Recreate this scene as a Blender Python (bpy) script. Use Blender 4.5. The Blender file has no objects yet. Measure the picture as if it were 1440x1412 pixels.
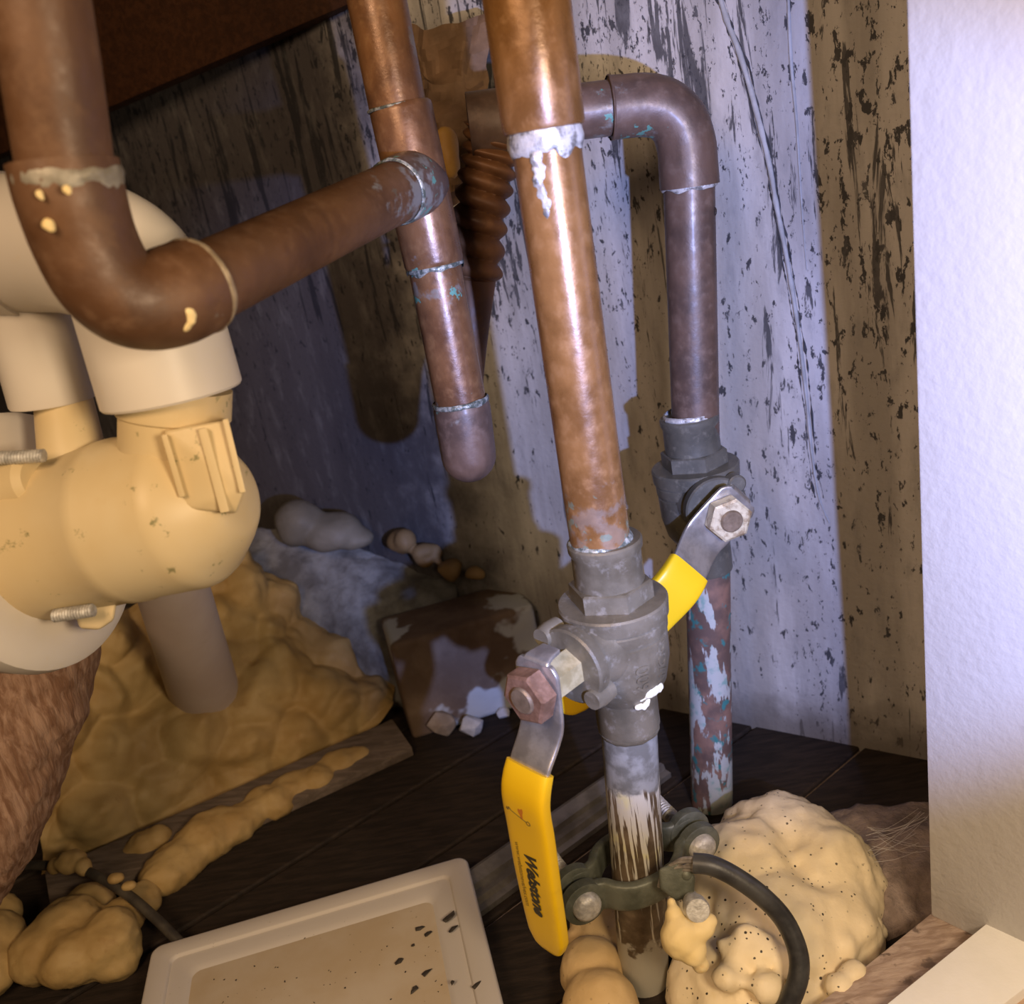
import bpy, bmesh, math, random
from mathutils import Vector, Matrix, noise
R = random.Random(7)
SC = bpy.context.scene
COL = SC.collection
V = Vector
PI = math.pi

# ------------------------------------------------------------------ camera
F = 1300.0                      # focal length in pixels of the 1440 x 1412 frame
H = 0.44                        # camera height above the cabinet floor
CAM = V((0, 0, H))
_n = V((671, 3621, 1300)).normalized()              # world down, in camera axes (right, down, forward)
_zc = -_n
_yc = (V((0, 0, 1)) - _n * _n.z).normalized()
_xc = _yc.cross(_zc)
def cam2w(v):                   # camera axes -> world direction
    return V((v.dot(_xc), v.dot(_yc), v.dot(_zc)))
cd = bpy.data.cameras.new('camera'); cam = bpy.data.objects.new('camera', cd); COL.objects.link(cam)
r_, d_, f_ = cam2w(V((1, 0, 0))), cam2w(V((0, 1, 0))), cam2w(V((0, 0, 1)))
M = Matrix((( r_.x, -d_.x, -f_.x), (r_.y, -d_.y, -f_.y), (r_.z, -d_.z, -f_.z))).to_4x4()
M.translation = CAM
cam.matrix_world = M
cd.sensor_fit = 'HORIZONTAL'; cd.sensor_width = 36.0; cd.lens = 36.0 * F / 1440.0
cd.clip_start = 0.01; cd.clip_end = 20
cd.dof.use_dof = True; cd.dof.focus_distance = 0.50; cd.dof.aperture_fstop = 11.0
SC.camera = cam

# ------------------------------------------------------------------ world, lights, exposure
w = bpy.data.worlds.new('world'); SC.world = w; w.use_nodes = True
w.node_tree.nodes['Background'].inputs[0].default_value = (1.0, 0.72, 0.48, 1)
w.node_tree.nodes['Background'].inputs[1].default_value = 0.010
vs = SC.view_settings
vs.view_transform = 'Standard'; vs.look = 'None'; vs.gamma = 1.0; vs.exposure = 0.0
try: vs.use_curve_mapping = False
except Exception: pass

def light(name, kind, loc, aim, energy, color, **kw):
    l = bpy.data.lights.new(name, kind); l.energy = energy; l.color = color
    for k, v in kw.items(): setattr(l, k, v)
    o = bpy.data.objects.new(name, l); COL.objects.link(o)
    o.location = loc
    o.rotation_euler = (V(aim) - V(loc)).to_track_quat('-Z', 'Y').to_euler()
    return o
def ray(px, py): return cam2w(V(((px - 720) / F, (py - 706) / F, 1.0)))
FL = CAM + cam2w(V((0.124, 0.058, 0.0)))
light('torch_light', 'SPOT', FL, FL + cam2w(V((0.0, -.22, 1.0))), 20.5, (0.31, 0.43, 1.0),
      spot_size=math.radians(56), spot_blend=0.50, shadow_soft_size=0.004)
WL = CAM + cam2w(V((0.165, 0.0, -0.03)))
light('room_lamp', 'AREA', WL, CAM + ray(800, 850) * 0.6, 2.0, (1.0, 0.76, 0.50), size=0.10)
light('warm_fill', 'AREA', CAM + cam2w(V((-0.36, -0.20, -0.36))), CAM + ray(900, 700) * 0.6, 4.4, (1.0, 0.67, 0.40), size=0.30)  # added warm fill that lifts the post's shadow on the wall, not a real lamp

# ------------------------------------------------------------------ placing helpers
def P(px, py, d): return CAM + ray(px, py) * d                   # at a distance along the view axis
def PY(px, py, Y): r = ray(px, py); return CAM + r * (Y / r.y)    # on a plane Y = const
def PZ(px, py, z): r = ray(px, py); return CAM + r * ((z - H) / r.z)   # at a height above the floor
W0, WS = 0.7347, 0.75                                             # back wall: Y = W0 - WS * X
def PW(px, py, off=0.0):
    r = ray(px, py); return CAM + r * ((W0 - off) / (r.y + WS * r.x))
UP = V((0, 0, 1))

# ------------------------------------------------------------------ mesh helpers
JOINTS = []                                                       # (point, radius of wear) for copper joints
def finish(name, verts, faces, mat, root=None, sharp=40, smooth=True, uvs=None, wear=False, kind=None, label=None):
    base = root.matrix_world.translation if root is not None and root.parent is None else V((0, 0, 0))
    if root is not None and root.parent is not None: base = root.matrix_world.translation
    me = bpy.data.meshes.new(name)
    me.from_pydata([tuple(v - base) for v in verts], [], faces)
    me.validate(); me.update()
    bm = bmesh.new(); bm.from_mesh(me)
    bmesh.ops.recalc_face_normals(bm, faces=bm.faces[:]); bm.to_mesh(me); bm.free()
    if smooth:
        me.polygons.foreach_set('use_smooth', [True] * len(me.polygons))
        if sharp: me.set_sharp_from_angle(angle=math.radians(sharp))
    if wear:
        at = me.attributes.new('wear', 'FLOAT', 'POINT')
        vals = []
        for v in me.vertices:
            p = v.co + base; x = 0.0
            for j, rr in JOINTS:
                q = (p - j).length / rr
                if q < 3: x = max(x, math.exp(-q * q))
            vals.append(x)
        at.data.foreach_set('value', vals)
    if mat: me.materials.append(mat)
    o = bpy.data.objects.new(name, me); COL.objects.link(o)
    if root is not None: o.parent = root
    else: pass
    if kind: o['kind'] = kind
    if label: o['label'] = label
    return o
def thing(name, label, cat, loc=(0, 0, 0), group=None):
    o = bpy.data.objects.new(name, None); COL.objects.link(o)
    o.empty_display_size = 0.01
    o.location = loc; o.matrix_world = Matrix.Translation(V(loc))
    o['label'] = label; o['category'] = cat
    if group: o['group'] = group
    return o
def tag(o, label, cat, group=None, kind=None):
    o['label'] = label; o['category'] = cat
    if group: o['group'] = group
    if kind: o['kind'] = kind
    return o
def recenter(o):                                                  # origin of a single-mesh thing to its base
    me = o.data
    xs = [v.co for v in me.vertices]
    c = V((sum(v.x for v in xs) / len(xs), sum(v.y for v in xs) / len(xs), min(v.z for v in xs)))
    me.transform(Matrix.Translation(-c)); o.location = c
    return o

def catmull(pts, n):
    out = []
    m = len(pts)
    for i in range(n):
        t = i / (n - 1) * (m - 1); k = min(int(t), m - 2); f = t - k
        p0 = pts[max(k - 1, 0)]; p1 = pts[k]; p2 = pts[k + 1]; p3 = pts[min(k + 2, m - 1)]
        out.append(0.5 * ((2 * p1) + (p2 - p0) * f + (2 * p0 - 5 * p1 + 4 * p2 - p3) * f * f + (3 * p1 - p0 - 3 * p2 + p3) * f ** 3))
    return out
def lin(vals, n):
    m = len(vals); out = []
    for i in range(n):
        t = i / (n - 1) * (m - 1); k = min(int(t), m - 2); f = t - k
        out.append(vals[k] * (1 - f) + vals[k + 1] * f)
    return out
def frames(path):
    n = len(path); T = []
    for i in range(n):
        a = path[max(i - 1, 0)]; b = path[min(i + 1, n - 1)]
        T.append((b - a).normalized())
    t = T[0]; ref = V((0, 0, 1)) if abs(t.z) < 0.8 else V((1, 0, 0))
    u = (ref - t * ref.dot(t)).normalized(); fr = []
    for i in range(n):
        t = T[i]; u = (u - t * u.dot(t)).normalized(); fr.append((t, u, t.cross(u)))
    return fr
def tube(pts, rad, seg=28, n=None, round_end=0, smooth_path=True, disp=None, twist=None):
    """verts, faces of a swept tube; rad number or list; disp(i, a, p, nrm) extra radius; round_end 1 end, 2 both"""
    if n is None: n = max(2, len(pts))
    path = catmull(pts, n) if smooth_path and len(pts) > 2 else [pts[0].lerp(pts[-1], i / (n - 1)) for i in range(n)] if len(pts) == 2 else pts
    n = len(path)
    rr = [rad] * n if not isinstance(rad, (list, tuple)) else lin(list(rad), n)
    rings = list(zip(path, rr))
    fr = frames(path)
    fr = list(fr)
    if round_end:
        t, u, v = fr[-1]; p, r = rings[-1]
        for k in range(1, 7):
            a = k / 7 * PI / 2
            rings.append((p + t * r * math.sin(a), r * math.cos(a))); fr.append((t, u, v))
        if round_end == 2:
            t, u, v = fr[0]; p, r = rings[0]; pre = []; pf = []
            for k in range(6, 0, -1):
                a = k / 7 * PI / 2
                pre.append((p - t * r * math.sin(a), r * math.cos(a))); pf.append((t, u, v))
            rings = pre + rings; fr = pf + fr
    vs, fs = [], []
    for i, ((p, r), (t, u, v)) in enumerate(zip(rings, fr)):
        for k in range(seg):
            a = 2 * PI * k / seg
            d = u * math.cos(a) + v * math.sin(a)
            q = r + (disp(i, a, p, d) if disp else 0.0)
            vs.append(p + d * q)
    m = len(rings)
    for i in range(m - 1):
        for k in range(seg):
            k2 = (k + 1) % seg
            fs.append((i * seg + k, i * seg + k2, (i + 1) * seg + k2, (i + 1) * seg + k))
    fs.append(tuple(range(seg - 1, -1, -1))); fs.append(tuple((m - 1) * seg + k for k in range(seg)))
    return vs, fs
def lathe(o, a, prof, seg=40, ref=None, disp=None):
    a = a.normalized()
    if ref is None: ref = V((0, 0, 1)) if abs(a.z) < 0.8 else V((1, 0, 0))
    u = (ref - a * ref.dot(a)).normalized(); v = a.cross(u)
    vs, fs = [], []
    for i, (t, r) in enumerate(prof):
        for k in range(seg):
            an = 2 * PI * (k + 0.0) / seg
            d = u * math.cos(an) + v * math.sin(an)
            q = r + (disp(t, an, o + a * t + d * r) if disp else 0)
            vs.append(o + a * t + d * max(q, 1e-5))
    m = len(prof)
    for i in range(m - 1):
        for k in range(seg):
            k2 = (k + 1) % seg
            fs.append((i * seg + k, i * seg + k2, (i + 1) * seg + k2, (i + 1) * seg + k))
    fs.append(tuple(range(seg - 1, -1, -1))); fs.append(tuple((m - 1) * seg + k for k in range(seg)))
    return vs, fs
def join(*parts):
    vs, fs = [], []
    for a, b in parts:
        n = len(vs); vs += a; fs += [tuple(i + n for i in f) for f in b]
    return vs, fs
def hull(pts, bevel=0.0, seg=2):
    bm = bmesh.new()
    for p in pts: bm.verts.new(p)
    bm.verts.ensure_lookup_table()
    g = bmesh.ops.convex_hull(bm, input=bm.verts[:])
    dead = [e for e in g['geom_interior'] if isinstance(e, bmesh.types.BMVert)]
    if dead: bmesh.ops.delete(bm, geom=dead, context='VERTS')
    bmesh.ops.dissolve_limit(bm, angle_limit=0.02, verts=bm.verts[:], edges=bm.edges[:])
    if bevel: bmesh.ops.bevel(bm, geom=bm.edges[:], offset=bevel, segments=seg, affect='EDGES', profile=0.6, clamp_overlap=True)
    bm.verts.index_update()
    out = [v.co.copy() for v in bm.verts], [tuple(v.index for v in f.verts) for f in bm.faces]
    bm.free(); return out
def box(c, ex, ey, ez, bevel=0.0, seg=2):                        # centre and three half-extent vectors
    return hull([c + ex * a + ey * b + ez * d for a in (-1, 1) for b in (-1, 1) for d in (-1, 1)], bevel, seg)
def band(path, w, hw, ht, corner=0.35, seg=20):
    """a flat bar swept along path, w = fixed width direction; hw, ht half width / thickness lists"""
    n = len(path); hw = lin(hw, n); ht = lin(ht, n)
    vs, fs = [], []
    for i, p in enumerate(path):
        t = (path[min(i + 1, n - 1)] - path[max(i - 1, 0)]).normalized()
        ww = (w - t * w.dot(t)).normalized(); nn = ww.cross(t)
        for k in range(seg):
            a = 2 * PI * (k + .5) / seg; c, s = math.cos(a), math.sin(a); e = corner
            x = math.copysign(abs(c) ** e, c); y = math.copysign(abs(s) ** e, s)
            vs.append(p + ww * x * hw[i] + nn * y * ht[i])
    for i in range(n - 1):
        for k in range(seg):
            k2 = (k + 1) % seg
            fs.append((i * seg + k, i * seg + k2, (i + 1) * seg + k2, (i + 1) * seg + k))
    fs.append(tuple(range(seg - 1, -1, -1))); fs.append(tuple((n - 1) * seg + k for k in range(seg)))
    return vs, fs
def patch(rows, nu, nv, disp, depth_dir, depth):
    """solid from a grid of control points, displaced along its normal and given a back at depth_dir * depth"""
    cols = [catmull(r, nu) for r in rows]
    grid = [catmull([cols[j][i] for j in range(len(rows))], nv) for i in range(nu)]
    vs = []
    for i in range(nu):
        for j in range(nv):
            du = grid[min(i + 1, nu - 1)][j] - grid[max(i - 1, 0)][j]
            dv = grid[i][min(j + 1, nv - 1)] - grid[i][max(j - 1, 0)]
            nn = du.cross(dv).normalized()
            if nn.dot(depth_dir) > 0: nn = -nn
            vs.append(grid[i][j] + nn * disp(grid[i][j]))
    fs = [(i * nv + j, (i + 1) * nv + j, (i + 1) * nv + j + 1, i * nv + j + 1) for i in range(nu - 1) for j in range(nv - 1)]
    n0 = len(vs)
    rim = [i * nv for i in range(nu)] + [(nu - 1) * nv + j for j in range(1, nv)] + [i * nv + nv - 1 for i in range(nu - 2, -1, -1)] + [j for j in range(nv - 2, 0, -1)]
    for k in rim: vs.append(vs[k] + depth_dir * depth)
    m = len(rim)
    for k in range(m):
        k2 = (k + 1) % m
        fs.append((rim[k], rim[k2], n0 + k2, n0 + k))
    fs.append(tuple(n0 + k for k in range(m)))
    return vs, fs
def blobs(items, vox, disp):
    """spheres fused by a voxel remesh, then roughened: one continuous lump"""
    bm = bmesh.new()
    for c, r, sc in items:
        m = Matrix.Translation(c) @ Matrix.Diagonal((*sc, 1)) if not isinstance(sc, Matrix) else Matrix.Translation(c) @ sc
        bmesh.ops.create_icosphere(bm, subdivisions=3, radius=r, matrix=m)
    me = bpy.data.meshes.new('tmp'); bm.to_mesh(me); bm.free()
    o = bpy.data.objects.new('tmp', me); COL.objects.link(o)
    md = o.modifiers.new('r', 'REMESH'); md.mode = 'VOXEL'; md.voxel_size = vox
    md2 = o.modifiers.new('s', 'SMOOTH'); md2.iterations = 4; md2.factor = .5
    bpy.context.view_layer.update()
    e = o.evaluated_get(bpy.context.evaluated_depsgraph_get())
    m2 = bpy.data.meshes.new_from_object(e)
    vs = [v.co + v.normal * disp(v.co) for v in m2.vertices]
    fs = [tuple(p.vertices) for p in m2.polygons]
    bpy.data.objects.remove(o); bpy.data.meshes.remove(me); bpy.data.meshes.remove(m2)
    return vs, fs
def nz(p, s, seed=0.0): return noise.noise(V(p) * s + V((seed, seed * 1.7, -seed)))
def cell(p, s, seed=0.0):
    d, _ = noise.voronoi(V(p) * s + V((seed, seed, seed)))
    return d[0]
def ring_blob(c, a, r, h, amp, seed, seg=64, rows=9, drop=0.0):
    """an irregular bead of solder round a pipe"""
    a = a.normalized(); ref = V((1, 0, 0)) if abs(a.x) < .8 else V((0, 0, 1))
    u = (ref - a * ref.dot(a)).normalized(); v = a.cross(u); vs, fs = [], []
    for i in range(rows):
        f = i / (rows - 1)
        for k in range(seg):
            an = 2 * PI * k / seg; d = u * math.cos(an) + v * math.sin(an)
            e = noise.noise(V((math.cos(an) * 1.7, math.sin(an) * 1.7, seed))); e2 = noise.noise(V((math.cos(an) * 4, math.sin(an) * 4, seed + 5)))
            lo = -h * (0.5 + .12 * e2) - max(0, e) * drop; hi = h * (.5 + .3 * e)
            t = lo + (hi - lo) * f
            bulge = math.sin(f * PI) ** .6 * amp * (1 + .6 * noise.noise(V((math.cos(an) * 6, math.sin(an) * 6, f * 3 + seed))))
            vs.append(c + a * t + d * (r - amp * .25 + bulge))
    for i in range(rows - 1):
        for k in range(seg):
            k2 = (k + 1) % seg; fs.append((i * seg + k, i * seg + k2, (i + 1) * seg + k2, (i + 1) * seg + k))
    return vs, fs
def thread(p0, p1, r, pitch, depth, seg=20):
    L = (p1 - p0).length; n = int(L / pitch) * 4 + 1; a = (p1 - p0).normalized()
    return lathe(p0, a, [(L * i / (n - 1), r) for i in range(n)], seg,
                 disp=lambda t, an, p: -depth * (0.5 + .5 * math.cos(2 * PI * t / pitch + an)))
def hexprism(o, a, r, t0, t1, ch=0.0012, ref=None):
    vs, fs = lathe(o, a, [(t0, r * .86), (t0, r - ch), (t0 + ch * .6, r), (t1 - ch * .6, r), (t1, r - ch), (t1, r * .6)], 6, ref)
    return vs, fs
def text_mesh(s, size, shear=0.0, bold=0.0, ext=0.0, track=1.0):
    cu = bpy.data.curves.new('t', 'FONT'); cu.body = s; cu.size = size; cu.shear = shear; cu.offset = bold * size; cu.extrude = ext; cu.space_character = track
    cu.align_x = 'LEFT'; cu.align_y = 'CENTER'; cu.resolution_u = 4
    o = bpy.data.objects.new('t', cu); COL.objects.link(o); bpy.context.view_layer.update()
    me = bpy.data.meshes.new_from_object(o.evaluated_get(bpy.context.evaluated_depsgraph_get()))
    bm = bmesh.new(); bm.from_mesh(me); bmesh.ops.triangulate(bm, faces=bm.faces[:])
    bmesh.ops.subdivide_edges(bm, edges=[e for e in bm.edges if e.calc_length() > size * .35], cuts=2)
    bmesh.ops.triangulate(bm, faces=bm.faces[:]); bm.verts.index_update()
    vs = [v.co.copy() for v in bm.verts]; fs = [tuple(v.index for v in f.verts) for f in bm.faces]
    bm.free(); bpy.data.objects.remove(o); bpy.data.curves.remove(cu); bpy.data.meshes.remove(me)
    return vs, fs

# ------------------------------------------------------------------ materials
class NT:
    def __init__(s, name):
        s.m = bpy.data.materials.new(name); s.m.use_nodes = True; s.t = s.m.node_tree
        s.b = s.t.nodes['Principled BSDF']; s.co = s.t.nodes.new('ShaderNodeTexCoord')
    def N(s, k, **kw):
        n = s.t.nodes.new('ShaderNode' + k)
        for a, v in kw.items(): setattr(n, a, v)
        return n
    def L(s, a, b): s.t.links.new(a, b)
    def put(s, sock, v):
        if isinstance(v, bpy.types.NodeSocket): s.L(v, sock)
        elif isinstance(v, tuple) and len(v) == 3 and sock.type == 'RGBA': sock.default_value = (*v, 1)
        else: sock.default_value = v
    def map(s, sc=(1, 1, 1), rot=(0, 0, 0), src=None):
        n = s.N('Mapping'); n.inputs['Scale'].default_value = sc; n.inputs['Rotation'].default_value = rot
        s.L(src or s.co.outputs['Object'], n.inputs['Vector']); return n.outputs[0]
    def noise(s, scale, detail=4, rough=.55, vec=None, dist=0.0):
        n = s.N('TexNoise'); n.inputs['Scale'].default_value = scale; n.inputs['Detail'].default_value = detail
        n.inputs['Roughness'].default_value = rough; n.inputs['Distortion'].default_value = dist
        s.L(vec or s.co.outputs['Object'], n.inputs['Vector']); return n.outputs['Fac']
    def vor(s, scale, vec=None, feature='F1'):
        n = s.N('TexVoronoi', feature=feature); n.inputs['Scale'].default_value = scale
        s.L(vec or s.co.outputs['Object'], n.inputs['Vector']); return n.outputs['Distance']
    def ramp(s, f, lo, hi, a=0.0, b=1.0):
        n = s.N('MapRange'); n.interpolation_type = 'SMOOTHSTEP'
        s.put(n.inputs['Value'], f); s.put(n.inputs['From Min'], lo); s.put(n.inputs['From Max'], hi)
        n.inputs['To Min'].default_value = a; n.inputs['To Max'].default_value = b; return n.outputs[0]
    def math(s, op, a, b=0.0):
        n = s.N('Math', operation=op); s.put(n.inputs[0], a); s.put(n.inputs[1], b); return n.outputs[0]
    def mix(s, f, a, b):
        n = s.N('Mix', data_type='RGBA'); s.put(n.inputs[0], f); s.put(n.inputs[6], a); s.put(n.inputs[7], b); return n.outputs[2]
    def mul(s, f, a, b):
        n = s.N('Mix', data_type='RGBA', blend_type='MULTIPLY'); s.put(n.inputs[0], f); s.put(n.inputs[6], a); s.put(n.inputs[7], b); return n.outputs[2]
    def z(s):
        n = s.N('SeparateXYZ'); s.L(s.N('NewGeometry').outputs['Position'], n.inputs[0]); return n.outputs[2]
    def attr(s, name):
        n = s.N('Attribute'); n.attribute_name = name; return n.outputs['Fac']
    def bump(s, h, strength=.3, dist=.001):
        n = s.N('Bump'); n.inputs['Strength'].default_value = strength; n.inputs['Distance'].default_value = dist
        s.L(h, n.inputs['Height']); s.L(n.outputs[0], s.b.inputs['Normal'])
    def out(s, col, rough=.5, metal=0.0, spec=.5):
        s.put(s.b.inputs['Base Color'], col); s.put(s.b.inputs['Roughness'], rough); s.put(s.b.inputs['Metallic'], metal)
        s.put(s.b.inputs['Specular IOR Level'], spec); return s.m

def m_copper(name, dark, mid, lite, metal=.22, rough=.29, green=.5, grey=.3, coat=.22):
    n = NT(name)
    f = n.noise(38, 5, .6); f2 = n.noise(150, 4, .6)
    c = n.mix(n.ramp(f, .35, .62), dark, mid); c = n.mix(n.ramp(f2, .5, .75, 0, .6), c, lite)
    st = n.noise(55, 3, .5, n.map((1, 1, .06)))
    c = n.mul(n.ramp(st, .45, .7, 0, .45), c, (.45, .42, .4))
    wr = n.attr('wear')
    gmask = n.ramp(n.math('ADD', n.math('MULTIPLY', wr, .55), n.noise(85, 4, .6)), .86, .98, 0, grey)
    c = n.mix(gmask, c, (.22, .23, .22))
    g2 = n.ramp(n.math('ADD', n.math('MULTIPLY', wr, .36), n.noise(130, 3, .6)), .84, .88, 0, green)
    c = n.mix(g2, c, (.10, .32, .27))
    mt = n.math('MULTIPLY', n.math('SUBTRACT', 1.0, n.math('MAXIMUM', g2, gmask)), metal)
    n.bump(n.noise(420, 4, .6), .18, .0006)
    n.b.inputs['Coat Weight'].default_value = coat; n.b.inputs['Coat Roughness'].default_value = .22
    return n.out(c, n.ramp(f2, .3, .7, rough - .04, rough + .14), mt, .6)
def m_simple(name, a, b, sc=60, rough=.5, metal=0.0, bs=None, bstr=.3, bd=.001, lo=.35, hi=.65, spec=.5):
    n = NT(name); f = n.noise(sc, 5, .6)
    if bs: n.bump(n.noise(bs, 5, .6), bstr, bd)
    return n.out(n.mix(n.ramp(f, lo, hi), a, b), rough, metal, spec)

M_COP = m_copper('copper_main', (.19, .088, .027), (.30, .148, .050), (.38, .205, .085), green=.35, grey=.35)
M_COP2 = m_copper('copper_old', (.15, .07, .033), (.25, .12, .052), (.33, .18, .08), rough=.30, green=.85, grey=.6)
M_COP3 = m_copper('copper_dull', (.09, .06, .048), (.15, .095, .07), (.20, .14, .11), metal=.15, rough=.42, green=.8, grey=.7, coat=.1)
M_COP4 = m_copper('copper_near', (.10, .046, .020), (.145, .072, .034), (.18, .098, .05), metal=.1, rough=.5, green=.1, grey=.7, coat=0)
M_HOSE = m_copper('copper_hose', (.13, .055, .022), (.22, .10, .04), (.28, .14, .06), metal=.1, rough=.5, green=.2, grey=.2, coat=0)
M_SOLD = m_simple('solder', (.16, .155, .15), (.58, .58, .57), 190, .36, .25, 300, .6, .001, lo=.36, hi=.56)
M_SOLDG = m_simple('solder_green', (.09, .11, .095), (.42, .44, .40), 260, .36, .25, 300, .6, .001, lo=.42, hi=.62)
def m_brass(name, a, b, c, metal=.35, rough=.5):
    n = NT(name); f = n.noise(45, 5, .6); f2 = n.noise(160, 4, .6)
    col = n.mix(n.ramp(f, .35, .65), a, b); col = n.mix(n.ramp(f2, .55, .72, 0, .7), col, c)
    n.bump(n.noise(600, 3, .6), .22, .0005)
    return n.out(col, rough, metal)
M_BRASS = m_brass('brass_grey', (.125, .108, .072), (.205, .182, .130), (.32, .30, .25), .30, .42)
M_BRASS2 = m_brass('brass_dark', (.10, .10, .085), (.155, .15, .125), (.24, .23, .19), .35, .42)
M_STEM = m_simple('stem_brown', (.16, .12, .08), (.26, .20, .14), 120, .45, .35, 300, .2)
M_GLAND = m_simple('gland_brass', (.36, .30, .15), (.55, .48, .28), 120, .45, .3, 300, .2)
M_STEEL = m_simple('handle_steel', (.36, .34, .31), (.56, .54, .50), 90, .34, .75, 400, .1)
M_RUST = m_simple('rusty_nut', (.16, .088, .055), (.30, .175, .12), 110, .5, .25, 300, .4)
M_RUSTY = m_simple('spotted_nut', (.30, .22, .13), (.66, .60, .42), 110, .45, .3, 300, .4, lo=.38, hi=.55)
M_BOLT = m_simple('bolt_zinc', (.36, .35, .33), (.58, .57, .54), 220, .5, .35, 400, .5)
M_ROD = m_simple('threaded_steel', (.28, .27, .25), (.42, .41, .39), 120, .42, .5)
M_CLAMP = m_simple('clamp_bronze', (.075, .082, .062), (.135, .145, .115), 80, .5, .25, 400, .3)
M_YEL = NT('yellow_vinyl'); M_YEL.bump(M_YEL.noise(300, 3), .05, .0005)
M_YEL = M_YEL.out(M_YEL.mix(M_YEL.ramp(M_YEL.noise(60, 4), .55, .8, 0, .35), (.86, .55, .012), (.60, .36, .02)), .38, 0, .45)
M_INK = m_simple('black_ink', (.03, .028, .02), (.05, .045, .03), 80, .6)
M_INK2 = m_simple('worn_ink', (.22, .15, .02), (.30, .20, .02), 80, .6)
M_ORANGE = m_simple('orange_ink', (.62, .22, .02), (.50, .16, .02), 80, .5)
M_BLACK = m_simple('cable_rubber', (.018, .018, .02), (.05, .05, .05), 60, .42, 0, 500, .15)
M_CABLE = m_simple('dusty_cable', (.03, .025, .02), (.07, .06, .045), 60, .6)
def m_pvc(name, a, b, stain, green=0.0):
    n = NT(name); c = n.mix(n.ramp(n.noise(14, 4), .35, .65), a, b)
    c = n.mix(n.ramp(n.noise(35, 5, .65), .60, .72, 0, .35), c, stain)
    if green: c = n.mix(n.ramp(n.noise(48, 6, .72), .60, .66, 0, green), c, (.16, .16, .06))
    n.bump(n.noise(120, 3), .05, .001)
    n.b.inputs['Subsurface Weight'].default_value = 0.0
    return n.out(c, .42, 0, .4)
M_PVC = m_pvc('pvc_white', (.66, .61, .54), (.70, .66, .59), (.70, .58, .38))
M_PVCY = m_pvc('pvc_yellowed', (.62, .49, .27), (.66, .55, .34), (.56, .42, .20), .8)
M_PVCG = m_pvc('pvc_grey', (.55, .46, .42), (.62, .54, .50), (.5, .42, .36))
def m_foam(name, a, b, c, speck=0.0, rough=.62):
    n = NT(name)
    col = n.mix(n.ramp(n.noise(22, 4), .35, .65), a, b); col = n.mix(n.ramp(n.noise(60, 5, .65), .58, .75, 0, .6), col, c)
    if speck:
        v = n.vor(230); msk = n.ramp(n.noise(28, 3), .40, .52)
        col = n.mix(n.math('MULTIPLY', n.ramp(n.math('ADD', v, n.math('MULTIPLY', n.noise(420, 3, .6), .35)), .36, .29), n.math('MULTIPLY', msk, speck)), col, (.035, .025, .018))
    n.bump(n.noise(90, 5, .55), .35, .002)
    return n.out(col, rough, 0, .35)
M_FOAM = m_foam('foam_cream', (.80, .67, .44), (.84, .72, .50), (.74, .59, .31), 1.0, .55)
M_FOAML = m_foam('foam_brown', (.34, .22, .08), (.44, .31, .13), (.28, .16, .05))
M_AMBF = m_foam('foam_amber', (.20, .12, .045), (.28, .18, .08), (.16, .09, .03))
M_FOAMD = m_foam('foam_drip', (.78, .60, .27), (.82, .66, .35), (.70, .36, .10))
def m_wood(name, a, b, sc=(14, 14, 1.2), rot=(0, 0, 0), rough=.7, spots=None, bstr=.3):
    n = NT(name); v = n.map(sc, rot)
    f = n.noise(6, 6, .6, v, .6); c = n.mix(n.ramp(f, .35, .68), a, b)
    if spots: c = n.mix(n.ramp(n.noise(70, 5, .6), .58, .66, 0, .85), c, spots)
    n.bump(n.noise(9, 6, .65, v, .4), bstr, .002)
    return n.out(c, rough, 0, .3)
M_PLANK = m_wood('floor_wood', (.014, .0095, .0065), (.030, .020, .014), (6, 40, 40), (0, 0, .7), .8)
M_APRON = m_wood('apron_wood', (.035, .012, .004), (.06, .022, .008), (30, 4, 30), (0, 0, 0), .6)
M_RAIL = m_wood('rail_wood', (.30, .215, .165), (.50, .39, .32), (10, 40, 40), (0, 0, -.48), .75, (.14, .10, .08))
M_STRIP = m_wood('strip_wood', (.10, .075, .055), (.17, .13, .10), (6, 40, 40), (0, 0, .4), .8)
M_BARK = m_wood('bark', (.20, .105, .06), (.40, .26, .18), (36, 36, 5), (0, 0, 0), .8, None, .9)
M_DIRT = m_simple('dirt', (.16, .12, .10), (.34, .265, .225), 30, .95, 0, 160, .8, .003)
M_STONE = m_simple('concrete', (.11, .105, .10), (.25, .25, .24), 30, .9, 0, 120, .7, .003)
M_BLOCK = None
M_GALV = m_simple('galvanised', (.16, .15, .135), (.28, .265, .245), 40, .42, .6, 300, .15)
M_PAPER = m_simple('brown_paper', (.12, .07, .035), (.20, .12, .065), 40, .8, 0, 200, .3)
M_WHITE = NT('white_gloss'); n = M_WHITE
n.bump(n.math('ADD', n.noise(46, 5, .6, n.map((1, 1, .45))), n.noise(200, 3)), .32, .0016)
M_WHITE = n.out(n.mix(n.ramp(n.noise(16, 5), .58, .76, 0, .35), (.45, .435, .42), (.37, .31, .25)), .42, 0, .4)
M_SILL = m_simple('white_sill', (.86, .85, .82), (.90, .89, .87), 40, .5, 0, 300, .15)
M_TAN = m_simple('tan_board', (.40, .27, .19), (.50, .36, .26), 40, .7)
M_TRAY = NT('tray_plastic'); n = M_TRAY
n.bump(n.noise(500, 3), .06, .0005)
M_TRAY = n.out(n.mix(n.ramp(n.noise(420, 3, .6), .70, .74, 0, .5), (.55, .51, .47), (.28, .23, .18)), .5, 0, .35)
n = NT('tray_sediment')
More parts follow.
